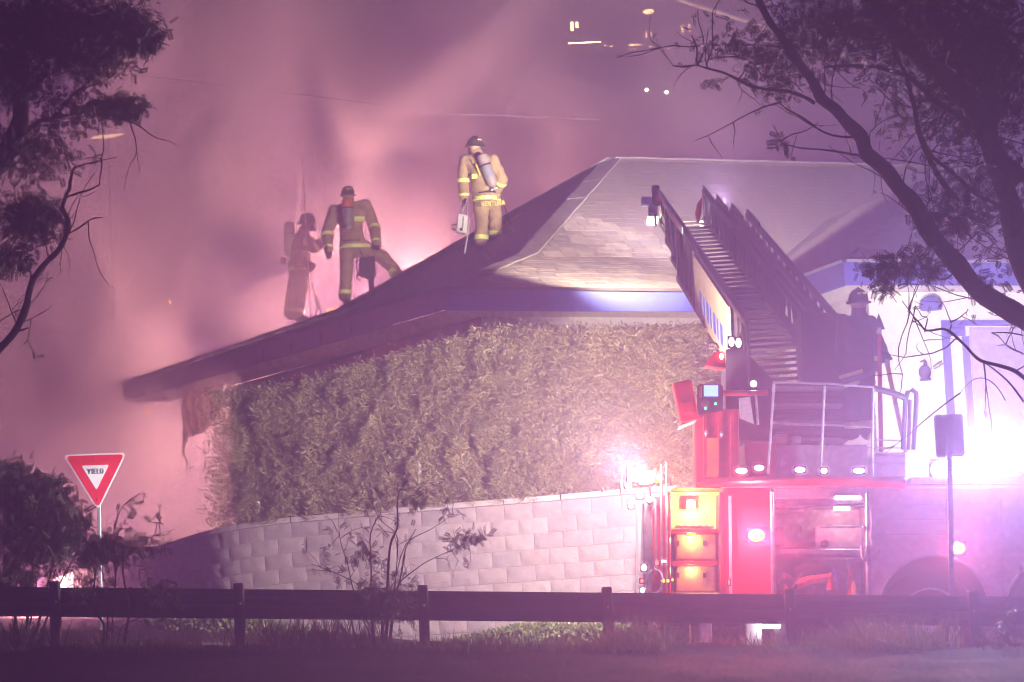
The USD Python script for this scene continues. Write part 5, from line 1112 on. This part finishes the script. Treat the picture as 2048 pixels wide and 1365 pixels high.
# grass along the crest of the embankment
rg = np.random.default_rng(77)
def blades(n, xs, ys, h, w_):
    P = np.stack([xs, ys, ground_z(xs, ys) - .01], 1); GV = np.array([[0, -.5, 0], [0, .5, 0], [.55, -.35, .12], [.55, .35, .12], [1, 0, .4]]); GV[:, 1] *= w_
    d = rg.normal(0, .38, (n, 3)) + zv; return scatter(GV, np.array([[0, 1, 2], [1, 3, 2], [2, 3, 4]]), P, frames(d, rg), h)
n = 14000; xs_ = rg.uniform(-8.5, 8.5, n); yy = rg.uniform(28.6, 30.9, n); keep = meshkit.noise(np.stack([xs_ * 1.7, yy * 1.2, xs_ * 0], -1)) > .42; xs_, yy = xs_[keep], yy[keep]
single('dry_grass', blades(len(xs_), xs_, yy, rg.uniform(.06, .20, len(xs_)) * (1 + 1.1 * sstep(.55, .75, meshkit.noise(np.stack([xs_ * .8 + 9, yy, xs_ * 0], -1)))), .05), m_dry, 'sparse dry grass along the crest under the guardrail', 'grass', kind='stuff')
for px, hh, n, lbl in ((45, .32, 170, 'dark grass tuft at the foot of the leftmost guardrail post'), (605, .22, 130, 'dark grass tuft left of the sapling'), (965, .20, 130, 'low grass tuft right of the third guardrail post'), (1335, .30, 200, 'tall spiky grass tuft before the rear of the engine'), (1660, .20, 120, 'dry grass tuft right of the fifth guardrail post'), (1830, .26, 200, 'dry grass tuft before the engine wheel')):
    c = at(px, 1300, 29.5); xs_, yy = c[0] + rg.normal(0, .14, n), c[1] + rg.normal(0, .10, n)
    single('grass_tuft', blades(n, xs_, yy, hh * rg.uniform(.4, 1.1, n), .03), m_dry if px > 1400 else m_cover, lbl, 'grass tuft', 'grass tufts along the crest')
# ------------------------------------------------------------------ haze and smoke
hz_m = mat('haze_air', {'v': ('principled_volume', {'color': (.71, .47, 1.0), 'density': 0.0115, 'anisotropy': 0.6})}, volume='v.volume')
single('haze', trimesh_box := (lambda t: (t.vertices, t.faces))(trimesh.creation.box(bounds=[[-130, -8, -3], [130, 305, 90]])), hz_m, 'thin night haze filling the whole scene', kind='stuff')
def smoke(n, lo, hi, dens, sc, thr, col, g, dirn, seed, label, fade):
    """A cloud of smoke in a box: billows from distorted noise, thinning out towards its sides."""
    c, hl = (np.array(lo) + hi) / 2, (np.array(hi) - lo) / 2
    N = {'g': ('geometry', {}), 'mp': ('mapping', {'location': (seed, seed * .7, seed * .3), 'rotation': dirn, 'scale': sc}),
         'n': ('noise_texture', {'scale': 1.0, 'detail': 5.0, 'roughness': 0.5, 'distortion': 0.7}),
         'r': ('map_range', {'from_min': thr[0], 'from_max': thr[1], 'to_min': 0.0, 'to_max': dens, 'clamp': True}),
         'lp': ('mapping', {'mapping_type': 'point', 'location': tuple(-c / hl), 'scale': tuple(1 / hl)}),
         'len': ('vector_math', {'math_type': 'length'}), 'fd': ('map_range', {'from_min': 1.0, 'from_max': fade, 'to_min': 0.0, 'to_max': 1.0, 'clamp': True}),
         'x': ('math', {'math_type': 'multiply'}), 'v': ('principled_volume', {'color': col, 'anisotropy': g})}
    m = mat(n, N, [('g.position', 'mp.vector'), ('mp.vector', 'n.vector'), ('n.fac', 'r.value'), ('g.position', 'lp.vector'), ('lp.vector', 'len.vector1'), ('len.value', 'fd.value'),
                   ('r.result', 'x.value1'), ('fd.result', 'x.value2'), ('x.value', 'v.density')], volume='v.volume')
    t = trimesh.creation.box(bounds=[lo, hi]); single('smoke', (t.vertices, t.faces), m, label, kind='stuff')
smoke('smoke_plume', [-24, 49.5, 1.5], [12, 80, 26], SM1, (.27, .27, .22), (.50, .66), (.90, .80, .82), .25, (.3, .2, .5), 3.1, 'pink lit smoke billowing from the burning end of the house', .35)
smoke('smoke_behind', [-6, 53.5, 8], [26, 88, 26], SM2, (.25, .24, .18), (.50, .66), (.88, .80, .86), .2, (.0, .45, .2), 9.4, 'pale smoke drifting up behind the roof ridge', .4)
smoke('smoke_drift', [-17, 46.5, 1.5], [-1.0, 57.5, 12.5], .34, (.42, .36, .30), (.44, .62), (.90, .80, .84), .25, (.2, .4, .1), 17.3, 'thin smoke drifting in front of the burnt corner of the roof', .35)
